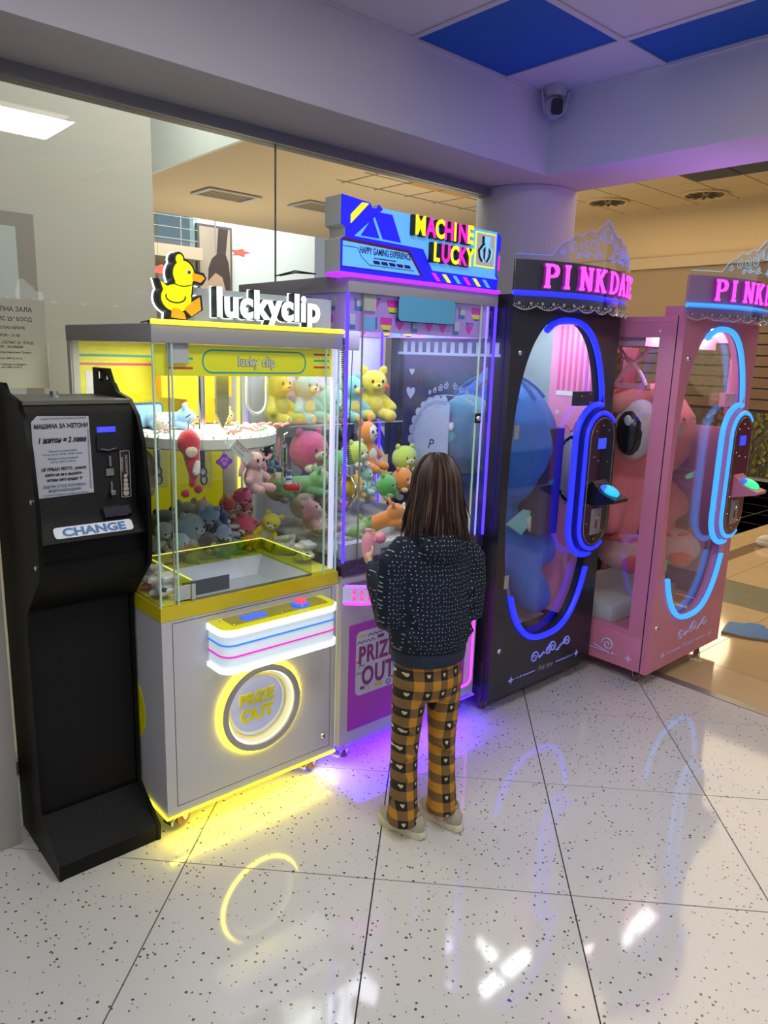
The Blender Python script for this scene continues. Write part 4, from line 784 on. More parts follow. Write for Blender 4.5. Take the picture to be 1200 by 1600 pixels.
    br=MB().box(.50,.63,-.002,.028,1.385,1.45).build('glass_bracket',mat('bracket_dark',(.02,.02,.03),.4) if black else mat('bracket_pink',(.78,.40,.55),.4),door)
    for a,b in ((.53,1.43),(.60,1.44),(.60,1.40)): MB().lathe([(.005,0),(.004,.004)],(a,-.002,b),10,'y').build('screw',metal,br,True)
    MB().box(.685,.705,-.016,.0,1.375,1.44).build('neon_joint',blackp if black else inner,door); MB().box(.655,.690,-.012,.0,.600,.660).build('neon_joint',blackp if black else inner,door)
    for z_ in (1.285,.625): MB().box(.058,.088,-.003,.0,z_-.03,z_+.03).build('hinge_pad',mat('hinge_beige',(.42,.40,.36),.35,.4),door)
    lock(door,.060,0,1.613); lock(door,.055,0,.305)
    # ornaments
    def swirl(x,z,s,fl,turns=1.6,r0=.030):
        pts=[]
        for i in range(26):
            q=i/25; a=fl*q*turns*2*PI; r=r0*s*(1-.85*q); pts.append((x+r*math.cos(a)*fl,-.0025,z+r*math.sin(abs(a))))
        led('scroll_ornament',pts,[.0042*(1-.5*i/25) for i in range(26)],orn,door,6)
    swirl(.325,.205,1,1); swirl(.465,.225,1.0,-1); swirl(.435,.212,.8,1); swirl(.585,.225,.9,-1)
    led('scroll_ornament',[(.355,-.0025,.202),(.365,-.0025,.195),(.38,-.0025,.205),(.395,-.0025,.215),(.408,-.0025,.205)],.004,orn,door,6); led('scroll_ornament',[(.495,-.0025,.202),(.51,-.0025,.198),(.53,-.0025,.215),(.555,-.0025,.225),(.568,-.0025,.215)],.004,orn,door,6)
    zt=.135
    text('lettering','Pink time',.040,(.42,-.001,zt-.012),X,Z,.001,mat('lettering_grey',(.30,.30,.42),.5) if black else orn,door,align='CENTER',shear=.35,xs=.78)
    for s in (-1,1):
        led('ornament_line',[(.42+s*.085,-.002,zt),(.42+s*.175,-.002,zt)],.0025,orn,door,6)
        for d,r in ((.19,.0055),(.205,.0035),(.217,.003),(.229,.0025)): MB().ell((.42+s*d,-.001,zt),(r,.0015,r)).build('ornament_dot',orn,door)
        c=.42+s*.262; MB().prism([(c-.022,zt),(c-.006,zt-.006),(c,zt-.020),(c+.006,zt-.006),(c+.022,zt),(c+.006,zt+.006),(c,zt+.020),(c-.006,zt+.006)],(0,0,0),X,Z,.0015).build('ornament_star',orn,door)
    # canopy: arc bulging forward
    def ap(q,off=0): # q 0..1 -> point on arc
        a=math.radians(-36+72*q); R=.70; c=(.40,-.135+R); return (c[0]+(R+off)*math.sin(a),c[1]-(R+off)*math.cos(a),a)
    def sheet(z0,z1f,off,th,k=48,z0f=None):
        vs=[];fs=[]
        for i in range(k+1):
            q=i/k; x,y,_=ap(q,off); x2,y2,_=ap(q,off-th); zt_=z1f(q) if callable(z1f) else z1f; zz=z0f(q) if z0f else z0
            vs+=[(x,y,zz),(x,y,zt_),(x2,y2,zt_),(x2,y2,zz)]
        for i in range(k):
            b=4*i
            for j in range(4): fs.append((b+j,b+(j+1)%4,b+4+(j+1)%4,b+4+j))
        fs+=[(3,2,1,0),(4*k,4*k+1,4*k+2,4*k+3)]
        return MB().add(vs,fs)
    cap=[ap(i/24,-.02)[:2] for i in range(25)]; lid=MB().prism(cap+[(W,.1),(0,.1)],(0,0,1.790),X,Y,.052).build('canopy_shelf',bm_,t)
    can=sheet(1.845,1.975,-.010,.004).build('sign_band',con if black else mat('band_rose',(.55,.26,.40),.3,coat=.3),t,True)
    led('canopy_neon',[(*ap(i/40,.002)[:2],1.846) for i in range(41)],.0105,L,can)
    for q in range(18):
        a=ap(.02+q*.018,-.016); MB().ell((a[0],a[1],1.972),.0022,n=6).build('led_dot',glow('led_point',(.4,.7,1) if black else (.2,1,.9),5),can)
    def crown(q):
        u=abs(q-.5)*2
        if u>.66: return 1.992
        if u>.50: return 1.992+.062*math.sin((.66-u)/.16*PI/2)
        if u>.18: return 2.054+.014*math.sin((.50-u)/.32*PI*2)**2+.046*(.50-u)/.32
        return 2.100+.055*(1-u/.18)
    acr=glass('crown_acrylic',(.90,.91,.97),1.5)
    sheet(1.80,crown,.012,.004,96).build('crown_acrylic',acr,can)
    eng=glow('crown_engraving',(.16,.20,1) if black else (.22,.55,.85),.8)
    led('crown_edge',[(*ap(i/96,.012)[:2],crown(i/96)) for i in range(97)],.0016,eng,can,5)
    def cs_(q0,z0,r,fl,tn=1.5):
        pts=[]
        for i in range(22):
            k=i/21; a=fl*(k*tn*2*PI)+PI/2; rr=r*(1-.8*k); x,y,_=ap(q0+rr*math.cos(a)/.88,.014); pts.append((x,y,z0+rr*math.sin(a)))
        led('crown_scroll',pts,.0014,eng,can,4)
    for s in (-1,1):
        for d,z_,r in ((.28,2.010,.014),(.225,2.030,.022),(.165,2.040,.026),(.10,2.055,.030),(.065,2.015,.018),(.045,2.085,.022),(.14,2.010,.014),(.19,2.000,.012)): cs_(.5+s*d,z_,r,s)
        led('crown_scroll',[(*ap(.5+s*(.02+.012*i),.014)[:2],2.005+.006*math.sin(i*1.1)) for i in range(16)],.0014,eng,can,4)
    led('crown_scroll',[(*ap(.5+.03*math.sin(i/12*2*PI),.014)[:2],2.095+.03*math.cos(i/12*2*PI)) for i in range(13)],.0014,eng,can,4)
    lacem=mat('lace_silver',(.55,.52,.55),.4,.3) 
    sk_=lambda q: 1.795-.016*abs(math.sin(q*9*PI))
    sheet(0,1.842,.013,.002,90,z0f=sk_).build('skirt_acrylic',glass('skirt_acrylic_mat',(.86,.84,.86),1.2),can)
    led('lace_edge',[(*ap(i/120,.0145)[:2],sk_(i/120)+.002) for i in range(121)],.0022,lacem,can,4)
    lc=MB()
    for i in range(90):
        q=(i+.5)/90; x,y,_=ap(q,.0145); lc.ell((x,y,sk_(q)+.010+.004*math.sin(i*2.1)),(.0035,.001,.0035),n=6)
        if i%5==2: lc.ell((x,y,sk_(q)+.022),(.010,.001,.006),n=8)
    lc.build('lace_print',lacem,can)
    # slab letters PINK DATE
    face=glow('pink_letter' if black else 'pink_letter_bright',(1,.07,.75),1.5); side=mat('letter_purple',(.35,.05,.40),.3,emit=(.6,.03,.6),es=.18)
    S1=[((0,0),(0,1)),((-.12,0),(.12,0)),((-.12,1),(.12,1))]
    def bow(x0,zc,r,rz_): return [(x0+r*math.sin(a)*1.15,zc+rz_*math.cos(a)) for a in [PI*i/8 for i in range(9)]]
    def segs(pts): return list(zip(pts,pts[1:]))
    G={'P':S1+segs([(0,1)]+[(p[0]+.22,p[1]) for p in bow(0,.74,.24,.26)]+[(0,.48)]),'I':S1,'N':S1+[((0,1),(.55,0)),((.55,0),(.55,1)),((.43,1),(.67,1))],'K':S1+[((0,.40),(.5,1)),((.18,.58),(.55,0)),((.38,1),(.62,1)),((.43,0),(.67,0))],
       'D':S1+segs([(0,1)]+[(p[0]+.15,p[1]) for p in bow(0,.5,.40,.5)]+[(0,0)]),'A':[((0,0),(.3,1)),((.3,1),(.6,0)),((.12,.36),(.48,.36)),((-.12,0),(.12,0)),((.48,0),(.72,0))],'T':[((.3,0),(.3,1)),((0,1),(.6,1)),((0,1),(0,.82)),((.6,1),(.6,.82)),((.18,0),(.42,0))],'E':S1+[((0,1),(.5,1)),((0,.5),(.38,.5)),((0,0),(.5,0)),((.5,1),(.5,.84)),((.5,0),(.5,.16))]}
    h_=.082; qs=[.15,.25,.335,.435,.55,.645,.735,.825]
    for ch_,q in zip('PINKDATE',qs):
        x,y,a=ap(q,.0); U=V((math.cos(a),math.sin(a),0)); O=V((x,y,1.872)); Nn=U.cross(V((0,0,1)))
        for nm,m_,o0,d,gr in (('letter_return',side,.004,.018,.0015),('letter',face,.0215,.004,.0)):
            mb=MB()
            for i_,(p,q_) in enumerate(G[ch_]):
                p=V((p[0]*h_,p[1]*h_,0)); q2=V((q_[0]*h_,q_[1]*h_,0)); dd=(q2-p).normalized(); nn=V((-dd.y,dd.x,0)); wd=(.0088 if abs(dd.x)<.75 else .0052)+gr; e_=.004+gr
                c=[p-dd*e_+nn*wd,p-dd*e_-nn*wd,q2+dd*e_-nn*wd,q2+dd*e_+nn*wd]
                mb.prism([(v.x,v.y) for v in c],O+Nn*(o0+.00015*i_),U,(0,0,1),d)
            mb.build(nm,m_,can)
    # interior fittings
    if black:
        pw_=mat('pink_wall_print',(.80,.30,.55),.5,emit=(.7,.2,.45),es=.10); MB().box(W-.038,W-.034,.345,D-.03,.28,1.76).build('pale_side_panel',mat('pale_side_glass',(.36,.44,.50),.25,coat=.4),t); wl_=MB().box(W-.040,W-.034,.05,.345,.28,1.76).build('printed_side_wall',pw_,t)
        for k in range(8): MB().box(W-.042,W-.040,.06+.032*k,.075+.032*k,1.44,1.755).build('awning_stripe',M('rose_stripe',(.75,.13,.38),.5),wl_)
        MB().box(W-.043,W-.040,.05,.30,1.415,1.437).build('awning_rail',white,wl_)
        cw_=mat('scallop_print',(.70,.58,.78),.5)
        sc=circ(.17,1.05,.10,40,.17); mb=MB(); mb.prism([(-a,b) for a,b in sc],(W-.041,0,0),(0,-1,0),Z,.001)
        for k in range(22): a=2*PI*k/22; mb.prism([(-p,q) for p,q in circ(.17+.10*math.cos(a),1.05+.17*math.sin(a),.018,10)],(W-.041,0,0),(0,-1,0),Z,.001)
        mb.build('scallop_mirror_print',cw_,wl_)
        for y_,z_,s in ((.285,1.33,.013),(.285,1.21,.022)):
            hp=[(s*.9*math.sin(a)**3,s*(.8*math.cos(a)-.32*math.cos(2*a)-.13*math.cos(3*a))) for a in [2*PI*i/24 for i in range(24)]]
            MB().prism([(-(y_+u),z_+v) for u,v in hp],(W-.041,0,0),(0,-1,0),Z,.0015).build('heart_print',white,wl_)
        led('crown_line',[(W-.042,.25-.012*i,1.22+.03*math.sin(i*.9)+.01*i*(1 if i<8 else 0)) for i in range(14)],.002,M('rose_stripe',(.75,.13,.38),.5),wl_,4)
        # left glass prints (white)
        wp_=mat('white_glass_print',(.50,.54,.80),.5,emit=(.35,.38,.8),es=.12,alpha=.62); P0=-.001
        lw=MB().box(-.001,.0,.05,D-.05,1.592,1.604).build('awning_print',wp_,t)
        for k in range(12): MB().box(-.001,0,.06+.05*k,.085+.05*k,1.604,1.65).build('awning_bar_print',wp_,lw)
        sc=circ(.18,1.03,.22,40,.24); mb=MB()
        mb.prism([(-max(p,.33),q) for p,q in circ(.39,1.20,.180,44,.195)],(.010,0,0),(0,-1,0),Z,.001); mb.ring([(-max(p,.333),q) for p,q in circ(.39,1.20,.160,44,.172)],[(-max(p,.336),q) for p,q in circ(.39,1.20,.152,44,.164)],(.0085,0,0),(0,-1,0),Z,.001)
        for k in range(26):
            a=2*PI*k/26
            if .39+.18*math.cos(a)<.34: continue
            mb.prism([(-p,q) for p,q in circ(.39+.180*math.cos(a),1.20+.195*math.sin(a),.023,10)],(.010,0,0),(0,-1,0),Z,.001)
        mb.build('scallop_print_left',wp_,lw)
        for y_,z_,s in ((.58,1.516,.018),(.585,1.42,.032)):
            hp=[(s*.9*math.sin(a)**3,s*(.8*math.cos(a)-.32*math.cos(2*a)-.13*math.cos(3*a))) for a in [2*PI*i/24 for i in range(24)]]
            MB().prism([(-(y_+u),z_+v) for u,v in hp],(.009,0,0),(0,-1,0),Z,.0015).build('heart_print',wp_,lw)
        for s in (-1,1):
            for d,z_,r in ((.03,1.46,.016),(.065,1.448,.016),(.10,1.436,.013),(.13,1.426,.010)):
                pts=[(.009,.33+s*d+r*(1-.8*i/18)*math.cos(s*i/18*9+1.5),z_+r*(1-.8*i/18)*math.sin(s*i/18*9+1.5)) for i in range(19)]; led('tiara_print',pts,.0022,wp_,lw,4)
        led('tiara_print',[(.009,.33+.19*math.cos(a),1.33+.09*math.sin(a)) for a in [PI*.15+PI*.7*i/16 for i in range(17)]],.0022,wp_,lw,4)
        text('lettering','P',.065,(.009,.46,1.17),(0,-1,0),Z,.001,navy,lw,shear=.3,xs=1)
        MB().box(.44,.60,.12,.30,.75,1.27,.004).build('control_box',mat('box_plum',(.05,.03,.09),.45),t,True)
        MB().box(.44,.60,.30,.38,.40,.75,.004).build('cable_cover',bpy.data.materials['box_plum'],t,True)
    else:
        pk=mat('gantry_pink',(.85,.48,.66),.35)
        MB().box(.03,W-.03,.20,.50,1.665,1.715).build('gantry_box',pk,t); xb_=MB()
        for s in (-1,1): xb_.tube([(.16,.33+s*.085,1.665),(.16,.33+s*.055,1.62),(.16,.33-s*.0,1.585),(.16,.33-s*.05,1.53),(.16,.33-s*.085,1.475)],.012,8)
        xb_.box(.155,.17,.22,.44,1.462,1.485); xb_.build('scissor_bracket',pk,t,True)
        for y_ in (.245,.415): MB().lathe([(.006,-.006),(.006,.006)],(.16,y_,1.474),10,'x').build('pivot_bolt',metal,t)
        led('hook_rod',[(.05,.34,1.60),(.10,.34,1.605),(.13,.36,1.615),(.14,.38,1.63)],.004,metal,t)
        MB().box(W-.040,W-.034,.06,D-.05,.28,1.26).build('printed_side_wall',mat('lilac_pink_wall',(.60,.30,.55),.35,coat=.4),t)
        MB().ell((W-.042,.30,1.03),(.002,.006,.006)).build('wall_bolt',metal,t)
        # scroll on left side, bottom
        pts=[(-.003,.22+.035*(1-.85*i/25)*math.cos(i/25*10),.165+.035*(1-.85*i/25)*math.sin(i/25*10)) for i in range(26)]; led('scroll_ornament',pts,.0042,orn,t,6)
        led('ornament_line',[(-.002,.30,.145),(-.002,.205,.120)][::-1],.0028,orn,t,6); led('ornament_line',[(-.002,.34,.125),(-.002,.21,.125)],.003,orn,t,6)
        for y_,r in ((.19,.008),(.17,.004),(.155,.0035)): MB().ell((-.001,y_,.125),(.0015,r,r*.8)).build('ornament_dot',orn,t)
        MB().prism([(-.12,.125),(-.105,.131),(-.10,.148),(-.095,.131),(-.08,.125),(-.095,.119),(-.10,.102),(-.105,.119)],(-.0,0,0),(0,-1,0),Z,.0015).build('ornament_star',orn,t)
    for x in (.07,W-.07):
        for y in (.08,D-.08): caster(t,x,y,zb+.002,PI+.2 if x<.3 else .3)
    lx,ly,_=loc
    area('crown_led_lamp',(lx+.40,ly+.02,2.0),.6,.12,1.6,(.10,.06,1) if black else (.45,.16,1),(PI,0,0))
    return t
MACHB=date_machine((2.405,1.935,0),True,'black plush machine with blue neon oval door and PINK DATE crown')
MACHP=date_machine((3.255,1.640,0),False,'pink plush machine with cyan neon oval door at the corridor edge')
# ================= plush toys (plain stuffed animals) =================
_fab={}
def fab(c):
    k=tuple(round(v,3) for v in c)
    if k not in _fab: _fab[k]=mat('plush_fabric',c,.95,sheen=.6,bump=.55,bscale=260 if max(c)<2 else 100,var=.10,vscale=30)
    return _fab[k]
eyeb=mat('toy_eye',(.01,.01,.01),.15,coat=.6)
_pk={}
def proto(kind):
    if kind in _pk: return _pk[kind]
    b=MB(); parts=[]
    def E(name,slot,*ells):
        m_=MB()
        for e in ells: m_.ell(*e)
        me=bpy.data.meshes.new(name); me.from_pydata(m_.v,[],m_.f)
        for p in me.polygons: p.use_smooth=True
        parts.append((name,slot,me))
    if kind=='sit':
        b.ell((0,0,.26),(.24,.20,.27)); b.ell((0,-.02,.68),(.27,.24,.25)); b.ell((0,0,.46),(.14,.13,.12))
        for s in (-1,1):
            b.cap((s*.17,-.03,.42),(s*.33,-.16,.24),.085,.095); b.cap((s*.14,-.08,.10),(s*.22,-.36,.09),.10,.12)
        bd=remesh(b,.028,3); E('belly',1,((0,-.085,.27),(.17,.13,.19)))
        for s in (-1,1): E('ear',0,((s*.19,-.0,.90),(.085,.045,.11),(0,s*.4,0))); E('eye',3,((s*.10,-.235,.72),(.026,.02,.034))); E('foot_pad',1,((s*.225,-.455,.10),(.07,.035,.075)))
        E('muzzle',1,((0,-.225,.63),(.11,.07,.075))); E('nose',3,((0,-.295,.655),(.028,.02,.02)))
    elif kind=='tall':
        b.cap((0,0,.16),(0,0,.46),.17,.13); b.ell((0,-.02,.66),(.20,.18,.20))
        for s in (-1,1): b.cap((s*.12,-.02,.42),(s*.25,-.06,.20),.055,.06); b.cap((s*.08,-.04,.10),(s*.13,-.26,.06),.07,.08)
        bd=remesh(b,.024,3); E('belly',1,((0,-.075,.28),(.11,.10,.16))); E('face',1,((0,-.105,.66),(.14,.10,.15)))
        for s in (-1,1): E('ear',0,((s*.13,0,.87),(.055,.035,.09),(0,s*.3,0))); E('eye',3,((s*.055,-.196,.70),(.022,.014,.032)))
        E('nose',3,((0,-.205,.63),(.03,.012,.012)))
    elif kind=='ball':
        b.ell((0,0,.42),(.42,.38,.40)); 
        bd=remesh(b,.035,3)
        for s in (-1,1): E('paw',1,((s*.20,-.28,.10),(.12,.13,.09))); E('ear',0,((s*.25,-.0,.78),(.09,.05,.10),(0,s*.5,0))); E('eye',3,((s*.13,-.355,.47),(.03,.02,.04)))
        E('muzzle',1,((0,-.34,.36),(.15,.07,.09))); E('nose',3,((0,-.41,.39),(.03,.015,.02)))
    elif kind=='lie':
        b.cap((-.3,0,.17),(.15,0,.2),.17,.16); b.ell((.36,-.02,.27),(.20,.19,.18))
        for s in (-1,1): b.cap((.12,s*.10,.12),(.40,s*.20,.06),.065,.07); b.cap((-.32,s*.10,.10),(-.22,s*.28,.06),.075,.07)
        bd=remesh(b,.026,3)
        for s in (-1,1): E('ear',0,((.34,s*.14,.46),(.04,.06,.10),(s*-.4,0,0))); E('eye',3,((.50,s*.09,.33),(.015,.02,.025))); E('paw',1,((.46,s*.21,.06),(.07,.065,.06)))
        E('muzzle',1,((.52,0,.24),(.08,.10,.07))); E('nose',3,((.60,0,.27),(.02,.03,.02)))
    elif kind=='bunny':
        b.ell((0,0,.24),(.19,.16,.22)); b.ell((0,-.02,.56),(.20,.18,.18)); 
        for s in (-1,1): b.cap((s*.13,-.03,.36),(s*.26,-.12,.24),.06,.07); b.cap((s*.10,-.08,.08),(s*.16,-.28,.07),.08,.09)
        bd=remesh(b,.024,3)
        for s in (-1,1):
            E('ear',0,((s*.27,.0,.52),(.075,.035,.24),(0,s*-.55,0))); E('ear_lining',2,((s*.285,-.03,.50),(.045,.015,.18),(0,s*-.55,0))); E('eye',3,((s*.08,-.18,.59),(.028,.016,.035))); E('foot_pad',2,((s*.165,-.36,.075),(.05,.02,.05)))
        E('muzzle',1,((0,-.165,.50),(.08,.05,.05))); E('nose',3,((0,-.215,.52),(.018,.01,.014)))
    _pk[kind]=(bd,parts); return _pk[kind]
def plush(kind,loc,size,c,label,c1=(.75,.72,.65),c2=None,rz=0,tilt=(0,0),group=None,name='plush_toy',skip=()):
    bd,parts=proto(kind); r=thing(name,label,'plush toy',loc,0,group); r.rotation_euler=(tilt[0],tilt[1],rz); r.scale=(size,)*3
    sl=[fab(c),fab(c1),fab(c2 or c1),eyeb]
    o=bpy.data.objects.new('body',bd); 
    if not bd.materials: bd.materials.append(sl[0])
    COL.objects.link(o); o.parent=r; o.material_slots[0].link='OBJECT'; o.material_slots[0].material=sl[0]
    for n,s,me in parts:
        if n in skip: continue
        if not me.materials: me.materials.append(eyeb)
        q=bpy.data.objects.new(n,me); COL.objects.link(q); q.parent=r; q.material_slots[0].link='OBJECT'; q.material_slots[0].material=sl[s]
    return r
YEL=(.82,.68,.03); TEA=(.22,.62,.60); LIM=(.50,.68,.06); GRN=(.08,.42,.07); ORA=(.85,.28,.03); MAG=(.80,.05,.28); MAU=(.55,.30,.38); CRE=(.75,.68,.50); WHT=(.75,.75,.76)
G1='stuffed toys on the shelf of the purple machine'; G2='stuffed toys heaped in the purple machine'
plush('sit',(1.715,2.60,1.291),.235,YEL,'yellow plush sitting at the left end of the clear shelf',(.80,.66,.05),rz=.35,group=G1)
plush('sit',(1.86,2.60,1.291),.225,TEA,'teal plush with yellow belly next to the leftmost yellow one on the shelf',(.80,.68,.20),rz=.2,group=G1)
plush('ball',(2.00,2.60,1.291),.19,(.28,.62,.56),'pale teal round plush in the middle of the clear shelf',TEA,rz=.1,group=G1)
plush('sit',(2.115,2.60,1.291),.215,TEA,'second teal plush with yellow belly, next to the big yellow one at right end',(.80,.66,.10),rz=.1,group=G1)
plush('sit',(2.25,2.60,1.291),.245,YEL,'big yellow plush with red cheek at the right end of the clear shelf',(.80,.66,.05),rz=-.35,group=G1)
for o_ in [q for q in bpy.data.objects if q.get('label','').startswith(('yellow plush sitting','big yellow plush'))]: MB().ell((.20,-.185,.62),(.05,.03,.05)).build('cheek',fab((.75,.05,.03)),o_,True)
def toy(*a,**k): return plush(*a,group=G2,**k)
toy('ball',(1.83,2.52,1.09),.215,MAG,'big magenta round plush with cream paws below the shelf',CRE,rz=.1)
toy('ball',(1.915,2.42,1.065),.15,GRN,'green round plush tucked beside the magenta one',LIM,rz=.5)
toy('lie',(1.665,2.36,1.03),.22,(.25,.58,.25),'long pale green plush lying left of the mauve one',(.15,.5,.4),rz=-.4)
toy('sit',(1.78,2.33,.945),.20,MAU,'mauve pink plush slumped in the middle of the heap',(.65,.42,.42),rz=.5,tilt=(-.3,.2))
toy('ball',(1.99,2.40,1.115),.135,LIM,'lime plush with white muzzle under the shelf centre',WHT,rz=.2)
toy('ball',(1.84,2.24,1.02),.125,(.85,.52,.02),'golden yellow round plush with ruffled head behind the violet corner',(.80,.60,.2),rz=.3)
toy('tall',(2.15,2.50,1.075),.26,ORA,'orange long-bodied plush with white face under shelf right end',(.80,.76,.66),rz=.2,tilt=(0,-.15))
toy('ball',(2.315,2.44,1.06),.15,LIM,'lime round plush right of the claw',CRE,rz=-.2)
toy('ball',(2.08,2.30,.99),.12,GRN,'dark green ball plush right under the hanging claw',GRN,rz=.3)
toy('sit',(2.03,2.38,1.0),.12,(.35,.65,.62),'small pale teal plush left of the dark green ball',WHT,rz=.4)
toy('ball',(2.25,2.38,.985),.13,ORA,'orange round plush under the right lime one',(.8,.5,.2),rz=.1)
toy('lie',(1.93,2.15,.895),.20,ORA,'orange plush with white muzzle lying at front of the heap',(.80,.74,.60),rz=-.5,tilt=(.1,-.35))
toy('lie',(1.80,2.14,.89),.14,(.25,.48,.12),'olive green plush lying low beside the front orange one',LIM,rz=.4)
toy('sit',(1.67,2.20,.885),.17,(.72,.34,.36),'salmon pink plush low at left front of the heap',(.78,.62,.5),rz=.5,tilt=(-.5,0))
toy('lie',(2.28,2.14,.88),.20,(.82,.25,.04),'orange plush with white feet at the right glass',(.78,.72,.62),rz=-1.2)
toy('ball',(1.70,2.30,.89),.13,(.78,.72,.30),'pale yellow plush at the left bottom of the heap',CRE,rz=.2)
toy('ball',(1.66,2.50,.98),.15,(.76,.55,.48),'peach plush against left wall of the purple machine',CRE,rz=.6)
toy('ball',(1.76,2.46,.90),.15,CRE,'cream plush buried under the mauve one',WHT,rz=.2)
toy('ball',(2.30,2.52,.92),.16,YEL,'yellow plush low behind the orange round one',CRE,rz=-.3)
toy('ball',(2.10,2.50,.93),.17,(.80,.45,.10),'amber plush at back under the long orange one',CRE)
toy('ball',(1.93,2.50,.90),.17,(.35,.60,.25),'pale green plush at the back of the heap',CRE)
toy('ball',(2.20,2.20,.885),.13,(.78,.60,.25),'tan plush at the front right, hidden partly by the girl',CRE,rz=-.3)
toy('ball',(2.05,2.18,.88),.12,(.80,.72,.58),'cream small plush at the front centre of the heap',WHT,rz=.2)
# heap in the yellow machine
G3='small stuffed toys heaped in the yellow cabinet'
def toy3(*a,**k): return plush(*a,group=G3,**k)
def t3(kind,p,s,c,l,*a,**k):
    s*=1.18
    return toy3(kind,(p[0],p[1],p[2]-.25*s),s,c,l,*a,**k)
t3('sit',(1.430,2.55,1.005),.12,(.88,.10,.30),'hot pink plush on top of the heap',(.88,.25,.40),rz=.6,tilt=(.9,.4))
t3('bunny',(1.31,2.52,.975),.14,(.80,.48,.46),'pale pink plush with raised arm at left top of heap',(.8,.55,.5),rz=.8,tilt=(.3,-.6))
t3('ball',(1.235,2.44,.915),.12,(.24,.34,.40),'grey blue plush head at the left of the heap',(.45,.45,.45),rz=.3)
t3('sit',(1.345,2.50,.95),.13,(.22,.36,.52),'steel blue plush lying under the pale pink one',(.45,.5,.55),rz=-.5,tilt=(.8,0))
t3('sit',(1.33,2.44,.905),.12,(.015,.03,.16),'navy blue plush with white paws in middle of heap',(.7,.7,.66),rz=.9,tilt=(.2,.5))
t3('bunny',(1.392,2.44,.912),.135,(.28,.38,.60),'light blue long-eared plush in front of the red one',(.6,.6,.5),rz=-.4,tilt=(.9,-.5))
t3('sit',(1.46,2.47,.905),.13,(.75,.06,.16),'crimson pink plush with white feet at right of the heap',(.75,.72,.66),rz=-.7,tilt=(.7,.5))
t3('sit',(1.53,2.42,.885),.12,(.82,.70,.04),'yellow plush with spread arms at right edge of heap',(.75,.75,.75),rz=-.5,tilt=(.3,.4))
t3('ball',(1.16,2.50,.925),.12,(.02,.02,.028),'black plush at the left rear of the heap',(.2,.2,.2),rz=.2)
t3('sit',(1.12,2.48,.900),.11,(.30,.32,.32),'small grey plush behind the kiosk edge',(.5,.5,.48),rz=.2,tilt=(.5,0))
t3('ball',(1.18,2.41,.880),.08,(.30,.45,.50),'small grey teal plush with red foot near the fence corner',(.7,.1,.08),rz=.3)
t3('ball',(1.455,2.53,.965),.10,(.62,.45,.28),'tan plush between the hot pink and crimson ones',CRE,rz=.3)
t3('sit',(1.41,2.55,.955),.11,(.70,.08,.05),'red plush under the hot pink one',(.7,.6,.3),rz=.3,tilt=(.6,0))
t3('ball',(1.285,2.40,.872),.075,(.03,.03,.03),'tiny black plush with yellow muzzle behind the fence',(.75,.65,.05),rz=.2)
t3('lie',(1.24,2.40,.850),.10,(.45,.50,.06),'olive plush lying behind the yellow fence left',(.5,.6,.1),rz=.3)
t3('lie',(1.37,2.40,.850),.11,(.10,.32,.10),'deep green plush behind the yellow fence',(.2,.4,.1),rz=.2)
t3('ball',(1.455,2.40,.855),.07,(.80,.38,.03),'small orange plush behind the fence right',(.8,.5,.1),rz=.2)
t3('sit',(1.28,2.56,.90),.14,(.35,.40,.45),'grey plush at the back wall under the pale pink one',(.5,.5,.5))
t3('sit',(1.52,2.54,.89),.13,(.60,.10,.12),'dark red plush at back right of heap',(.6,.5,.3))
t3('lie',(1.14,2.56,.865),.15,(.06,.06,.08),'charcoal plush lying at the back left',(.3,.3,.3))
t3('lie',(1.11,2.42,.850),.10,(.75,.55,.05),'yellow and red plush at the left glass of yellow cabinet',(.7,.1,.05),rz=.3)
# toys on the disc
plush('lie',(1.17,2.46,1.306),.17,(.22,.42,.72),'blue plush with pink ears lying on the white disc',(.75,.55,.6),(.8,.5,.6),rz=-.6,group='goods on the white disc')
bb_=thing('gift_box','pale blue framed box standing at the back left of the white disc','box',(1.10,2.52,1.306),.2); MB().prism(rrect(-.075,.075,0,.09,.014),(0,.01,0),X,Z,.03).build('case',mat('box_navy',(.05,.10,.16),.4),bb_,True); MB().prism(rrect(-.067,.067,.007,.083,.010),(0,-.0195,0),X,Z,.003).build('window_front',mat('box_sky',(.30,.52,.72),.3),bb_,True)
plush('ball',(1.10,2.36,1.306),.075,(.72,.70,.62),'small white and pink plush left on the white disc',(.8,.5,.5),group='goods on the white disc')
plush('ball',(1.42,2.50,1.306),.08,(.80,.50,.10),'small orange plush at the back of the white disc',(.8,.6,.2),group='goods on the white disc')
rp=mat('pink_satin',(.85,.28,.30),.4); gs_=mat('green_stem',(.10,.35,.12),.5); random.seed(3)
for i in range(7):
    x,y=1.27+.045*i,2.20+.03*(i%3)+.02*i; a=random.uniform(0,3)
    t=thing('satin_ribbon_charm','pink satin ribbon charm with green tip lying on the white disc','charm',(x,y,1.306),a,'pink ribbon charms on the white disc')
    led('ribbon_loop',[(.020*math.cos(q),.010*math.sin(q),.010+.006*math.sin(2*q)) for q in [2*PI*j/12 for j in range(12)]],.005,rp,t,6,True); MB().cap((.018,0,.008),(.05,.006,.012),.006,.008).build('ribbon_tail',rp,t,True); MB().cap((-.02,0,.007),(-.038,0,.010),.004,.003).build('green_tip',gs_,t,True)
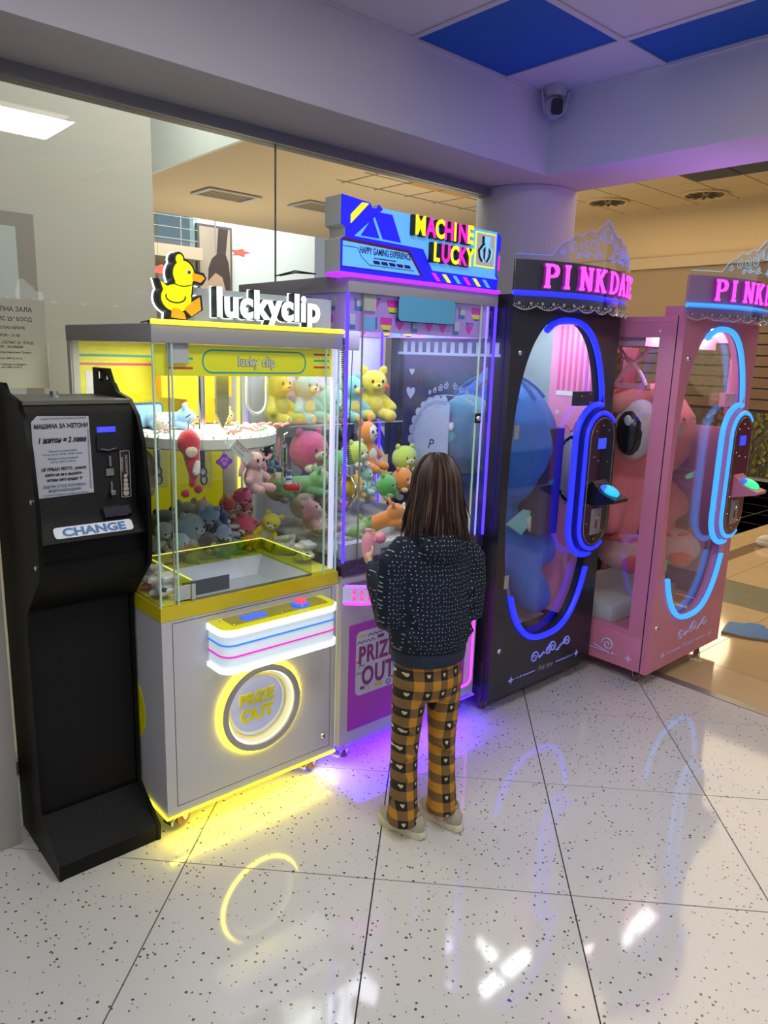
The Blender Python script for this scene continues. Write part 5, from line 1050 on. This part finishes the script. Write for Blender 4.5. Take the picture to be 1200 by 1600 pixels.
# hanging goods
bagm=glass('poly_bag',(.90,.90,.90),3.0,.12); wc=mat('tag_card_white',(.58,.62,.58),.6)
def hook(t,z=0): led('hook',[(0,0,z),(0,0,z+.03),(.006,0,z+.042),(0,-.012,z+.05),(-.006,0,z+.042)],.0016,metal,t,5)
def strap_pack(loc,label,rz=0):
    t=thing('strap_pack',label,'key strap',loc,rz,'black key straps in clear bags hanging from the disc')
    MB().box(-.030,.030,-.003,.004,-.075,.060,.002).build('clear_bag',bagm,t); MB().box(-.010,.010,-.001,.001,-.055,.055).build('backing_card',mat('card_grey',(.5,.5,.48),.6),t)
    MB().box(-.012,.006,-.006,-.0015,-.005,.050,.002).build('braided_strap',mat('strap_black',(.02,.02,.022),.6,bump=1,bscale=90),t,True)
    led('ring_clip',[(.000+.011*math.cos(q),-.004,-.020+.014*math.sin(q)) for q in [2*PI*j/16 for j in range(16)]],.0026,mat('gunmetal',(.10,.10,.11),.3,.8),t,6,True); led('ring_clip',[(.002+.010*math.cos(q),-.004,-.046+.016*math.sin(q)) for q in [2*PI*j/16 for j in range(16)]],.0026,bpy.data.materials['gunmetal'],t,6,True); hook(t,.055); return t
strap_pack((1.030,2.25,1.214),'black key strap in clear bag at left end of the disc',-.5)
strap_pack((1.140,2.155,1.216),'black key strap in clear bag right of the red plush',-.15)
strap_pack((1.535,2.27,1.190),'black key strap in a clear bag at the right end of the disc',.7)
po_=thing('fur_pouch','taupe fur pouch charm hanging behind the kiosk edge','charm',(1.02,2.36,1.19)); pm__=MB(); pm__.ell((0,0,0),(.05,.035,.07)); pm__.ell((.0,-.01,-.06),(.045,.03,.05)); link('pouch',remesh(pm__,.006,2),fab((.40,.30,.20)),po_); hook(po_,.06)
MB().ell((0.01,-.03,-.05),(.028,.012,.03)).build('pouch_face',fab((.55,.42,.28)),po_,True)
ef=thing('red_plush_charm','red long-capped plush with red pompom feet hanging from the disc','plush toy',(1.090,2.150,1.268)); ef.scale=(1.35,1.35,1.30); u=MB(); u.cap((0,0,.03),(.012,0,-.05),.024,.016); u.ell((.0,0,.02),(.030,.024,.030)); u.cap((.012,0,-.05),(.006,0,-.085),.014,.008); link('body',remesh(u,.004,2),fab((.62,.02,.03)),ef)
for a,b in ((-.012,-.105),(.022,-.098)): MB().ell((a,0,b),.011).build('pompom',fab((.35,.01,.03)),ef,True)
MB().ell((-.004,-.02,.0),(.016,.008,.014)).build('face',fab((.72,.55,.42)),ef,True); MB().cap((.012,-.016,-.028),(.006,-.02,-.050),.007,.009).build('mitten',fab((.72,.70,.66)),ef,True); hook(ef,.04)
pw2=thing('paw_tag','purple paw-print tag hanging under the disc','tag',(1.192,2.11,1.232),-.1); MB().prism([(.024*math.cos(a)*(1+.18*math.cos(4*a)),.022*math.sin(a)*(1+.18*math.cos(4*a))) for a in [2*PI*i/40 for i in range(40)]],(0,0,0),X,Z,.004).build('tag_plate',mat('tag_purple',(.20,.03,.38),.4),pw2)
pv=mat('paw_violet',(.45,.18,.65),.4)
MB().prism(circ(0,-.006,.009,14,.007),(0,-.004,0),X,Z,.002).build('paw_pad',pv,pw2)
for a in (-.9,-.3,.3,.9): MB().prism(circ(.013*math.sin(a),-.004+.014*math.cos(a),.004,10,.005),(0,-.004,0),X,Z,.002).build('paw_toe',pv,pw2)
led('ball_chain',[(0,0,.02),(.01,0,.05),(.006,.01,.075)],.0014,metal,pw2,5)
tg=thing('label_card','white printed care card hanging tilted between the paw tag and the bunny','card',(1.250,2.095,1.262),0); tg.rotation_euler=(0,.75,0)
MB().box(-.045,.045,-.001,.001,-.020,.020).build('card',wc,tg)
for s_,zz in (('CE  UKCA',.003),('0-3  CLEAN',-.011)): text('lettering',s_,.010,(-.036,-.0012,zz),X,Z,.0003,ink,tg)
MB().box(-.040,.02,-.0015,-.001,.013,.016).build('red_line',redp,tg)
plush('bunny',(1.310,2.125,1.120),.185,(.78,.44,.44),'pale pink long-eared bunny hanging under the disc',(.70,.50,.48),(.85,.35,.40),rz=.35,group='goods hanging under the white disc')
led('bunny_cord',[(1.310,2.135,1.235),(1.305,2.16,1.262)],.0016,metal,None,5); bpy.data.objects['bunny_cord'].name='cord'
tag(bpy.data.objects['cord'],'thin metal cord from which the pale pink bunny hangs','cord')
tr=thing('pearl_trinket','pink curled charm with gold bells hanging right of the bunny','charm',(1.375,2.16,1.250)); led('curl',[(.016*math.cos(q)+.012,0,.016*math.sin(q)-.012) for q in [PI*1.1*j/12+PI*.9 for j in range(13)]],.0065,fab((.80,.40,.36)),tr,8); MB().ell((-.012,-.004,.004),.006).build('bell',mat('gold',(.6,.42,.10),.25,.9),tr,True); MB().ell((.03,-.004,.006),.005).build('bell',bpy.data.materials['gold'],tr,True); MB().cyl((0,0,.0),(0,.01,.04),.0014,n=5).build('cord',metal,tr)
plush('sit',(1.435,2.22,1.165),.10,(.02,.04,.18),'navy blue small plush hanging beyond the bunny ear',(.05,.30,.15),(.7,.1,.08),rz=.3,group='goods hanging under the white disc')
sc_=thing('striped_sock','small blue, white and red striped toy sock below right key strap','toy sock',(1.570,2.30,1.100)); 
for k,(c_,za,zb_) in enumerate((((.02,.08,.35),.045,.028),((.72,.72,.72),.028,.018),((.02,.08,.35),.018,.010),((.72,.72,.72),.010,-.006))): MB().cyl((0,0,za),(0,0,zb_),.016,n=14).build('sock_leg',fab(c_),sc_,True)
MB().cap((0,0,-.016),(.030,-.02,-.020),.017,.015).build('sock_foot',fab((.65,.02,.04)),sc_,True)
for k in range(3): led('sock_stripe',[(.012+.012*k+.0*math.cos(q),-.008-.008*k+.0175*math.cos(q)*.7,-.019+.0175*math.sin(q)) for q in [2*PI*j/12 for j in range(12)]],.0026,fab((.74,.72,.70)),sc_,5,True)
MB().cyl((0,0,.04),(-.02,.01,.16),.0012,n=5).build('thread',metal,sc_)
pb_=thing('pink_charm_bag','clear bag of pink flower charms at right end of the disc','charm bag',(1.560,2.38,1.205),.6); MB().box(-.035,.035,-.012,.012,-.07,.06,.006).build('clear_bag',bagm,pb_,True)
for k in range(6): MB().ell((-.012+.013*(k%3),-.004,-.03+.022*(k//3)),(.010,.008,.010)).build('flower_charm',rp,pb_,True)
# bags lying at the front corners of the yellow case
for loc,l,k in (((.955,2.09,.822),'clear bag of black strap and white card lying in left front corner',0),((.972,2.20,.822),'crumpled clear bag with grey goods standing behind corner bag',1),((1.545,2.16,.822),'crumpled clear bag with black strap in the right front corner',0),((1.550,2.28,.822),'white wrapped bag leaning by the right glass',1)):
    t=thing('goods_bag',l,'bag',loc,.4+k); u=MB(); random.seed(k+3)
    for q in range(5): u.obox((random.uniform(-.012,.012),random.uniform(-.02,.02),.02+.012*q),(.05,.055,.02),(random.uniform(-.3,.3),random.uniform(-.3,.3),random.uniform(-1,1)),.004)
    link('wrapping',remesh(u,.006,1),mat('white_film',(.55,.55,.52),.35,coat=.5,bump=.6,bscale=60),t)
    if k==0: MB().obox((-.01,-.03,.03),(.055,.012,.014),(0,.4,.3),.004).build('braided_strap',bpy.data.materials['strap_black'],t,True)
    else: MB().obox((0,-.028,.055),(.03,.01,.05),(.2,.1,0),.004).build('card',wc,t,True)
pk2=thing('pink_ribbon_pack','bundle of pink ribbons lying at the left front corner of yellow case','ribbons',(.935,2.15,.8205)); 
for k in range(5): led('ribbon',[(.0+.004*k,-.05+.01*k,.006+.004*k),(.015,.0,.012+.004*k),(-.005+.005*k,.05,.006+.003*k)],.005,rp,pk2,6)
# ---------------- giant plushes ----------------
def giant(name,label,loc,col,kind,rz):
    t=thing(name,label,'plush toy',loc,rz); b=MB()
    f=mat('giant_plush_fur',col,.9,bump=.5,bscale=120,var=.12,vscale=18,sheen=.15)
    if kind=='blue':
        b.ell((0,0,.82),(.335,.27,.33)); b.ell((0,.02,1.10),(.12,.10,.10)); b.ell((0,0,.38),(.18,.16,.22)); b.cap((-.15,-.05,.50),(-.26,-.10,.26),.075,.085); b.cap((.15,-.05,.50),(.235,-.13,.28),.075,.085); b.cap((-.10,-.06,.26),(-.15,-.16,.10),.09,.10); b.cap((.10,-.06,.26),(.16,-.16,.06),.09,.10)
        link('body',remesh(b,.022,4),f,t)
        for a in range(12):
            q=-2.9+a*.48; MB().tube([((.02+.30*math.sin(v))*math.cos(q),(.27*math.sin(v))*math.sin(q),.82+.335*math.cos(v)+.003) for v in [.1+.12*i for i in range(7)]],.008,6).build('seam_pleat',fab(tuple(v*.6 for v in col)),t,True)
        ep=[(-.20,-.175,.86)]
        MB().ell((-.265,-.05,.88),(.115,.185,.185),(0,0,.0)).build('eye_surround',fab((.20,.62,.58)),t,True); MB().ell((-.305,-.04,.87),(.075,.085,.11),(0,0,.0)).build('eye',mat('big_eye_dark',(.045,.018,.035),.25,coat=.4),t,True); MB().ell((-.372,-.06,.92),(.012,.02,.022)).build('eye_highlight',WHTM,t,True)
        MB().prism([(-.10,.46),(.0,.40),(.12,.50),(.02,.52)],(0,-.175,0),X,Z,.02).build('scarf',fab((.20,.62,.58)),t,True); MB().prism([(.02,.47),(.10,.51),(.06,.40)],(0,-.190,0),X,Z,.012).build('scarf_tip',fab((.75,.72,.7)),t,True)
    else:
        b.ell((0,0,.82),(.31,.28,.27)); b.cap((.02,0,.88),(.13,.0,1.06),.25,.045); b.ell((.14,0,1.115),(.036,.036,.032)); b.ell((0,0,.48),(.20,.18,.20)); b.cap((-.16,0,.55),(-.27,-.06,.38),.07,.08); b.cap((.16,-.02,.55),(.24,-.10,.42),.07,.08); b.cap((-.10,-.02,.40),(-.13,-.03,.28),.095,.095); b.cap((.12,-.05,.40),(.16,-.07,.28),.09,.09)
        link('body',remesh(b,.022,4),f,t)
        for a in range(16):
            q=a*2*PI/16; MB().tube([(.13*(1-s)+(.045+.225*s)*math.cos(q),(.045+.215*s)*math.sin(q),1.085-.17*s) for s in [i/7 for i in range(8)]],.009,6).build('seam_pleat',fab((.72,.18,.20)),t,True)
        MB().cap((-.30,-.08,.98),(-.12,-.22,1.06),.05,.05).build('fringe_tuft',fab((.85,.30,.30)),t,True)
        MB().ell((-.215,-.125,.87),(.10,.12,.175),(0,0,-.25)).build('eye_surround',fab((.74,.66,.70)),t,True); MB().ell((-.262,-.145,.85),(.072,.080,.125),(0,0,-.25)).build('eye',mat('big_eye_black',(.01,.012,.02),.25,coat=.4),t,True); MB().ell((-.318,-.165,.905),(.014,.024,.028),(0,0,-.25)).build('eye_highlight',fab((.6,.66,.72)),t,True)
        for x_,y_,a_ in ((-.15,-.10,.5),(.20,-.14,-.2)):
            MB().ell((x_,y_,.20),(.135,.155,.10),(0,0,a_)).build('slipper',fab((.80,.42,.44)),t,True); MB().ell((x_-.05,y_-.09,.165),(.075,.06,.055),(0,0,a_)).build('slipper_sole',fab((.80,.10,.14)),t,True)
            led('slipper_frill',[(x_+.095*math.cos(q),y_+.02+.10*math.sin(q),.275+.014*math.sin(6*q)) for q in [2*PI*i/40 for i in range(40)]],.013,fab((.85,.12,.16)),t,7,True)
    return t
WHTM=fab((.72,.72,.74))
gb=giant('giant_plush','giant blue stuffed creature with teal-ringed dark eye in the black machine','',(.10,.27,.62),'blue',0) if False else None
gb=giant('giant_plush','giant blue stuffed creature with teal-ringed dark eye in the black machine',(2.80,2.30,.36),(.025,.15,.60),'blue',-.05)
gp=giant('giant_plush','giant pink stuffed creature with gathered top and black eye in the pink machine',(3.665,2.03,.40),(.88,.24,.28),'pink',-.15)
led('hanging_cord',[(0,0,1.19),(0,0,1.40)],.003,ink,gb,5)
led('hanging_cord',[(.14,0,1.13),(.14,0,1.365)],.003,ink,gp,5)
# ================= girl seen from behind =================
girl=thing('person','child with shoulder-length brown hair, navy dotted jacket, mustard checked trousers','person',(1.618,1.560,0),-.36); girl.scale=(.82,.88,1)
skin=mat('skin',(.62,.38,.28),.5,bump=.05)
b=MB()
b.ell((0,.02,1.175),(.070,.086,.098)); b.ell((0,.055,1.125),(.050,.055,.05)); b.cyl((0,0,1.00),(0,.012,1.12),.040,.038,12); b.ell((0,.108,1.165),(.010,.014,.016))
for s in (-1,1): b.ell((s*.072,.015,1.165),(.010,.018,.026)); b.cap((s*.05,0,1.0),(s*.12,0,.985),.042,.040)
b.ell((0,0,.86),(.105,.075,.19)); b.ell((0,0,.66),(.115,.08,.09))
for s in (-1,1):
    b.cap((s*.065,0,.62),(s*.075,.01,.36),.062,.045); b.cap((s*.075,.01,.36),(s*.080,-.01,.07),.044,.030); b.cap((s*.080,-.015,.05),(s*.082,.05,.045),.028,.026)
# arms: upper arm, forearm forward and up, hands with five fingers
HL=V((-.165,.235,.905)); HR=V((.10,.26,.88))
for s,H in ((-1,HL),(1,HR)):
    el=V((s*.195,-.005,.785)); b.cap((s*.15,0,.985),el,.036,.030); b.cap(el,H-V((0,.02,.012)),.028,.019,10)
    pal=H; b.ell(pal+V((0,.018,.006)),(.017,.028,.022),(0,0,0))
    for k in range(4):
        bs=pal+V((-s*.004,.036,.018-.011*k)); md=bs+V((-s*.010,.020-.002*k,.010)); tp=md+V((-s*.018,.004,.004)); b.tube([bs-V((0,.012,0)),bs,md,tp],[.0065,.0062,.0056,.0048],7)
    tb=pal+V((-s*.006,.0,.022)); b.tube([tb,tb+V((-s*.010,.012,.016)),tb+V((-s*.014,.026,.026))],[.008,.007,.0055],7)
link('body',remesh(b,.0055,2),skin,girl)
for s in (-1,1): MB().ell((s*.028,.094,1.182),(.010,.006,.006)).build('eye',mat('eye_white',(.7,.7,.7),.3) if s<0 else bpy.data.materials['eye_white'],girl,True); MB().ell((s*.028,.0995,1.182),(.005,.002,.005)).build('iris',ink,girl,True)
MB().ell((0,.098,1.128),(.017,.005,.005)).build('mouth',mat('lips',(.5,.16,.15),.5),girl,True)
# jacket
def dotted():
    m=mat('navy_dotted_knit',(.006,.010,.022),.85,bump=.25,bscale=110,spec=.25); nt=m.node_tree; bs=nt.nodes['Principled BSDF']; tc=[n for n in nt.nodes if n.type=='TEX_COORD'][0]
    vo=nt.nodes.new('ShaderNodeTexVoronoi'); vo.voronoi_dimensions='2D'; vo.inputs['Scale'].default_value=72; vo.inputs['Randomness'].default_value=.45; sx=nt.nodes.new('ShaderNodeSeparateXYZ'); cx=nt.nodes.new('ShaderNodeCombineXYZ'); my=nt.nodes.new('ShaderNodeMath'); my.operation='MULTIPLY_ADD'; my.inputs[1].default_value=.4; nt.links.new(tc.outputs['Object'],sx.inputs[0]); nt.links.new(sx.outputs[1],my.inputs[0]); nt.links.new(sx.outputs[0],my.inputs[2]); nt.links.new(my.outputs[0],cx.inputs[0]); nt.links.new(sx.outputs[2],cx.inputs[1]); nt.links.new(cx.outputs[0],vo.inputs['Vector'])
    l=nt.nodes.new('ShaderNodeMath'); l.operation='LESS_THAN'; l.inputs[1].default_value=.13; nt.links.new(vo.outputs['Distance'],l.inputs[0])
    mx=nt.nodes.new('ShaderNodeMix'); mx.data_type='RGBA'; mx.inputs[6].default_value=(.007,.012,.026,1); mx.inputs[7].default_value=(.34,.36,.38,1); nt.links.new(l.outputs[0],mx.inputs[0]); nt.links.new(mx.outputs[2],bs.inputs['Base Color']); return m
jd=dotted(); navyb=mat('navy_rib',(.008,.016,.040),.85,bump=.4,bscale=200)
def loft(mb,secs,n=28):
    vs=[];
    for x,y,z,rx,ry in secs:
        for k in range(n): a=2*PI*k/n; vs.append((x+rx*math.cos(a),y+ry*math.sin(a),z))
    m=len(secs); fs=[(i*n+k,i*n+(k+1)%n,(i+1)*n+(k+1)%n,(i+1)*n+k) for i in range(m-1) for k in range(n)]+[tuple(range(n))[::-1],tuple((m-1)*n+k for k in range(n))]
    return mb.add(vs,fs)
j=MB()
loft(j,[(0,0,.668,.150,.108),(0,0,.69,.163,.118),(0,0,.74,.166,.122),(0,0,.82,.160,.118),(0,0,.92,.158,.112),(0,0,.98,.156,.100),(0,0,1.015,.135,.085),(0,0,1.04,.09,.066),(0,0,1.06,.062,.058)])
for s,H in ((-1,HL),(1,HR)):
    el=V((s*(.170 if s<0 else .168),-.01,.775)); w_=H-V((0,.045,.030))
    j.tube([V((s*.06,0,.985)),V((s*.125,0,.985)),V((s*.165,0,.95)),V((s*.175,-.004,.87)),el,el+V((-s*.004,.025,-.005)),(el*.55+w_*.45),(el*.2+w_*.8),w_],[.05,.060,.060,.056,.055,.055,.049,.042,.034],16)
    for k in range(5): # wrinkles at the elbow and cuff
        a=.15+.16*k; c=el*(1-a)+w_*a; j.ell(c+V((s*.006,-.004,-.010)),(.050-.012*a,.016,.046-.012*a),(.5,0,.2*s))
for k in range(4): j.ell((-.11+.02*k,-.085,.72+.055*k),(.05,.022,.014),(0,.9,0)); j.ell((.13,-.06,.72+.05*k),(.04,.03,.010),(0,-.5,0))
j.tube([(.078*math.cos(a),.070*math.sin(a)-.012,1.050+.012*math.sin(a)) for a in [2*PI*i/20 for i in range(20)]],.028,10,True)
j.ell((0,-.085,1.02),(.095,.045,.055))
link('jacket',remesh(j,.0085,2),jd,girl)
h_b=MB(); loft(h_b,[(0,0,.628,.146,.104),(0,0,.632,.152,.109),(0,0,.668,.156,.112),(0,0,.675,.150,.107)]); h_b.build('jacket_hem',navyb,girl,True,label='plain navy ribbed hem')
for s,H in ((-1,HL),(1,HR)): MB().cap(H-V((0,.050,.034)),H-V((0,.026,.018)),.031,.027).build('cuff',navyb,girl,True)
# trousers
def plaid():
    m=mat('checked_cloth',(.6,.3,.05),.85,bump=.2,bscale=220); nt=m.node_tree; bs=nt.nodes['Principled BSDF']; tc=[n for n in nt.nodes if n.type=='TEX_COORD'][0]; N=nt.nodes.new; L=nt.links.new
    sp=N('ShaderNodeSeparateXYZ'); L(tc.outputs['Object'],sp.inputs[0])
    def mt(op,a,b=None,c=None):
        n=N('ShaderNodeMath'); n.operation=op
        for i,v in enumerate((a,b,c)):
            if v is None: continue
            if isinstance(v,(int,float)): n.inputs[i].default_value=v
            else: L(v,n.inputs[i])
        return n.outputs[0]
    h=mt('MULTIPLY_ADD',sp.outputs[1],.35,sp.outputs[0]); u=mt('FRACT',mt('MULTIPLY_ADD',h,1/.064,20.35)); v=mt('FRACT',mt('MULTIPLY_ADD',sp.outputs[2],1/.066,.2))
    bu=mt('LESS_THAN',u,.5); bv=mt('LESS_THAN',v,.5); sm=mt('ADD',bu,bv)
    c1=N('ShaderNodeMix'); c1.data_type='RGBA'; c1.inputs[6].default_value=(.50,.22,.012,1); c1.inputs[7].default_value=(.16,.095,.035,1); L(mt('GREATER_THAN',sm,.5),c1.inputs[0])
    ck=N('ShaderNodeTexChecker'); ck.inputs['Scale'].default_value=300; ck.inputs[1].default_value=(.26,.14,.03,1); ck.inputs[2].default_value=(.09,.055,.025,1); L(tc.outputs['Object'],ck.inputs[0]); L(ck.outputs[0],c1.inputs[7])
    c2=N('ShaderNodeMix'); c2.data_type='RGBA'; L(c1.outputs[2],c2.inputs[6]); c2.inputs[7].default_value=(.010,.007,.006,1); L(mt('GREATER_THAN',sm,1.5),c2.inputs[0])
    # small plain cream heart in the dark squares
    pu=mt('MULTIPLY_ADD',u,4,-1); pv=mt('MULTIPLY_ADD',v,4,-.95); au=mt('ABSOLUTE',pu); q=mt('SUBTRACT',mt('MULTIPLY',pv,1.15),mt('MULTIPLY',mt('SQRT',au),.55)); d=mt('ADD',mt('MULTIPLY',au,au),mt('MULTIPLY',q,q))
    hit=mt('MULTIPLY',mt('LESS_THAN',d,.17),mt('GREATER_THAN',sm,1.5))
    c3=N('ShaderNodeMix'); c3.data_type='RGBA'; L(c2.outputs[2],c3.inputs[6]); c3.inputs[7].default_value=(.62,.50,.28,1); L(hit,c3.inputs[0]); L(c3.outputs[2],bs.inputs['Base Color']); return m
t_=MB(); loft(t_,[(0,0,.50,.145,.085),(0,-.004,.56,.146,.096),(0,0,.62,.136,.094),(0,0,.655,.128,.088)])
for s in (-1,1):
    t_.tube([V((s*.072,-.004,.58)),V((s*.076,0,.48)),V((s*.080,.006,.38)),V((s*.084,.006,.30)),V((s*.086,-.004,.19)),V((s*.088,-.012,.10)),V((s*.088,-.012,.052 if s<0 else .066))],[.070,.068,.060,.056,.056,.061,.066],20)
    for k in range(4): t_.ell((s*(.08+.01*(k%2)),-.045,.14+.085*k),(.04,.022,.010),(0,.5*s*(-1)**k,0))
link('trousers',remesh(t_,.0078,3),plaid(),girl)
# shoes
sm_=(mat('shoe_sole_cream',(.62,.58,.42),.5),mat('shoe_mesh_beige',(.42,.38,.28),.8,bump=.5,bscale=150),mat('shoe_lining',(.30,.28,.24),.8))
for s,a in ((-1,2.15),(1,2.0)):
    e=bpy.data.objects.new('shoe',None); 
    so=MB(); 
    holder=MB().box(-.001,.001,-.001,.001,.03,.032).build('shoe',sm_[1],girl); holder.location=(s*.088+.014,.012-.0*s,0); holder.rotation_euler=(0,0,a+.05)
    shoe(holder,sm_,.215)
    bpy.data.objects.remove(e)
    MB().tube([(.01,-.03,.07),(.0,-.055,.055),(-.03,-.075,.02),(-.055,-.09,.010)],.0022,5).build('loose_lace',sm_[0],holder,True)
# hair: locks running from the crown over the head and hanging to the shoulders
random.seed(11)
hm=mat('hair_brown',(.020,.010,.007),.42,var=.4,vscale=14,spec=.35); hl=mat('hair_strands_light',(.085,.048,.032),.40,spec=.4)
core=MB(); core.ell((0,.005,1.19),(.080,.086,.096)); core.cap((0,-.018,1.18),(0,-.030,1.07),.074,.064)
link('hair',remesh(core,.008,2),hm,girl)
H1,H2=MB(),MB()
for i in range(560):
    phi=random.uniform(-PI*1.30,PI*.30)   # skip the face (around +y)
    if -PI*1.28<phi<PI*.28:
        cx_,sy_=math.cos(phi),math.sin(phi); rr=random.uniform(.96,1.06); part=random.uniform(-.01,.01)
        pts=[];rs=[]; side=abs(cx_); lo=random.uniform(1.005,1.09) - (.035 if random.random()<.5 else 0)
        for k in range(7):
            th=.08+k/6*1.42; pts.append(V((.086*rr*math.sin(th)*cx_+.004,.006+.096*rr*math.sin(th)*sy_,1.192+.100*rr*math.cos(th))))
        base=pts[-1]; fl_=random.uniform(-.014,.034); sw=random.uniform(-.020,.020)
        for k in range(1,6):
            q=k/5; pts.append(V((base.x*(1+.10*math.sin(q*PI*.8))+fl_*q*q*cx_+sw*q*q, base.y*(1+.06*q)+fl_*q*q*sy_*.7-.010*q, base.z+(lo-base.z)*q)))
        w_=random.uniform(.0030,.0055); rs=[w_*.5,w_,w_*1.1,w_*1.1,w_*1.1,w_*1.1,w_*1.05,w_,w_*.9,w_*.75,w_*.5,w_*.15]
        (H2 if random.random()<.22 else H1).tube(pts,rs,5)
o=H1.build('hair_locks',hm,girl,True); o['kind']='stuff'; o=H2.build('hair_strands',hl,girl,True); o['kind']='stuff'
# held toy
GM=Matrix.Translation((1.618,1.560,0))@Matrix.Rotation(-.36,4,'Z')@Matrix.Diagonal((.82,.88,1,1))
p_=GM@(HL+V((.012,.055,.045)))
ht=thing('hand_toy','small pink bottle-shaped toy held in the child\'s raised hands','toy',p_,-.3)
MB().lathe([(.012,-.045),(.020,-.038),(.022,.0),(.020,.030),(.012,.040),(.010,.048),(.012,.055)],(0,0,0),20).build('bottle',mat('pink_translucent',(.80,.35,.45),.25,coat=.5,spec=.6),ht,True); MB().ell((.045,.0,.020),(.022,.018,.020)).build('pink_bubble',mat('pink_soft',(.80,.28,.40),.4),ht,True); MB().cyl((.01,0,.01),(.04,0,.018),.008).build('link_piece',bpy.data.materials['pink_soft'],ht,True)
# ================= security camera =================
sc=thing('security_camera','small white security camera with black lens face and two antennas in ceiling corner','camera',(3.045,2.285,2.745),0)
wm=mat('camera_white',(.42,.42,.46),.4); u=MB(); u.ell((0,.01,-.01),(.046,.042,.052)); u.ell((0,-.012,-.015),(.038,.035,.045)); link('body',remesh(u,.006,2),wm,sc)
d_=V((-.74,-.64,-.20)).normalized(); Uc=V((.66,-.75,0)).normalized(); 
MB().prism(rrect(-.027,.027,-.034,.034,.016),V((0,0,-.018))+V((-.66,-.75,-.05))*.040,V((.75,-.66,0)),V((0,0,1)),.012).build('lens_face',mat('lens_black',(.004,.004,.008),.08,coat=.8),sc,True)
MB().lathe([(.05,.076),(.05,.05),(.035,.035)],(0,0,0),24).build('mount',wm,sc,True)
for s in (-1,1): MB().cap(V((.75,-.66,0))*s*.045+V((0,0,-.03)),V((.75,-.66,0))*s*.062+V((0,0,.055)),.007,.005).build('antenna',wm,sc,True)
# shoe of a passer-by at the right edge
ps=thing('sneaker','pale sneaker of a passer-by on the beige corridor floor at right edge','shoe',(6.95,2.44,0.002),2.55)
shoe(ps,(mat('sole_white',(.62,.58,.52),.5),mat('upper_offwhite',(.50,.46,.40),.7),mat('lining_grey',(.3,.28,.25),.8)),.30)
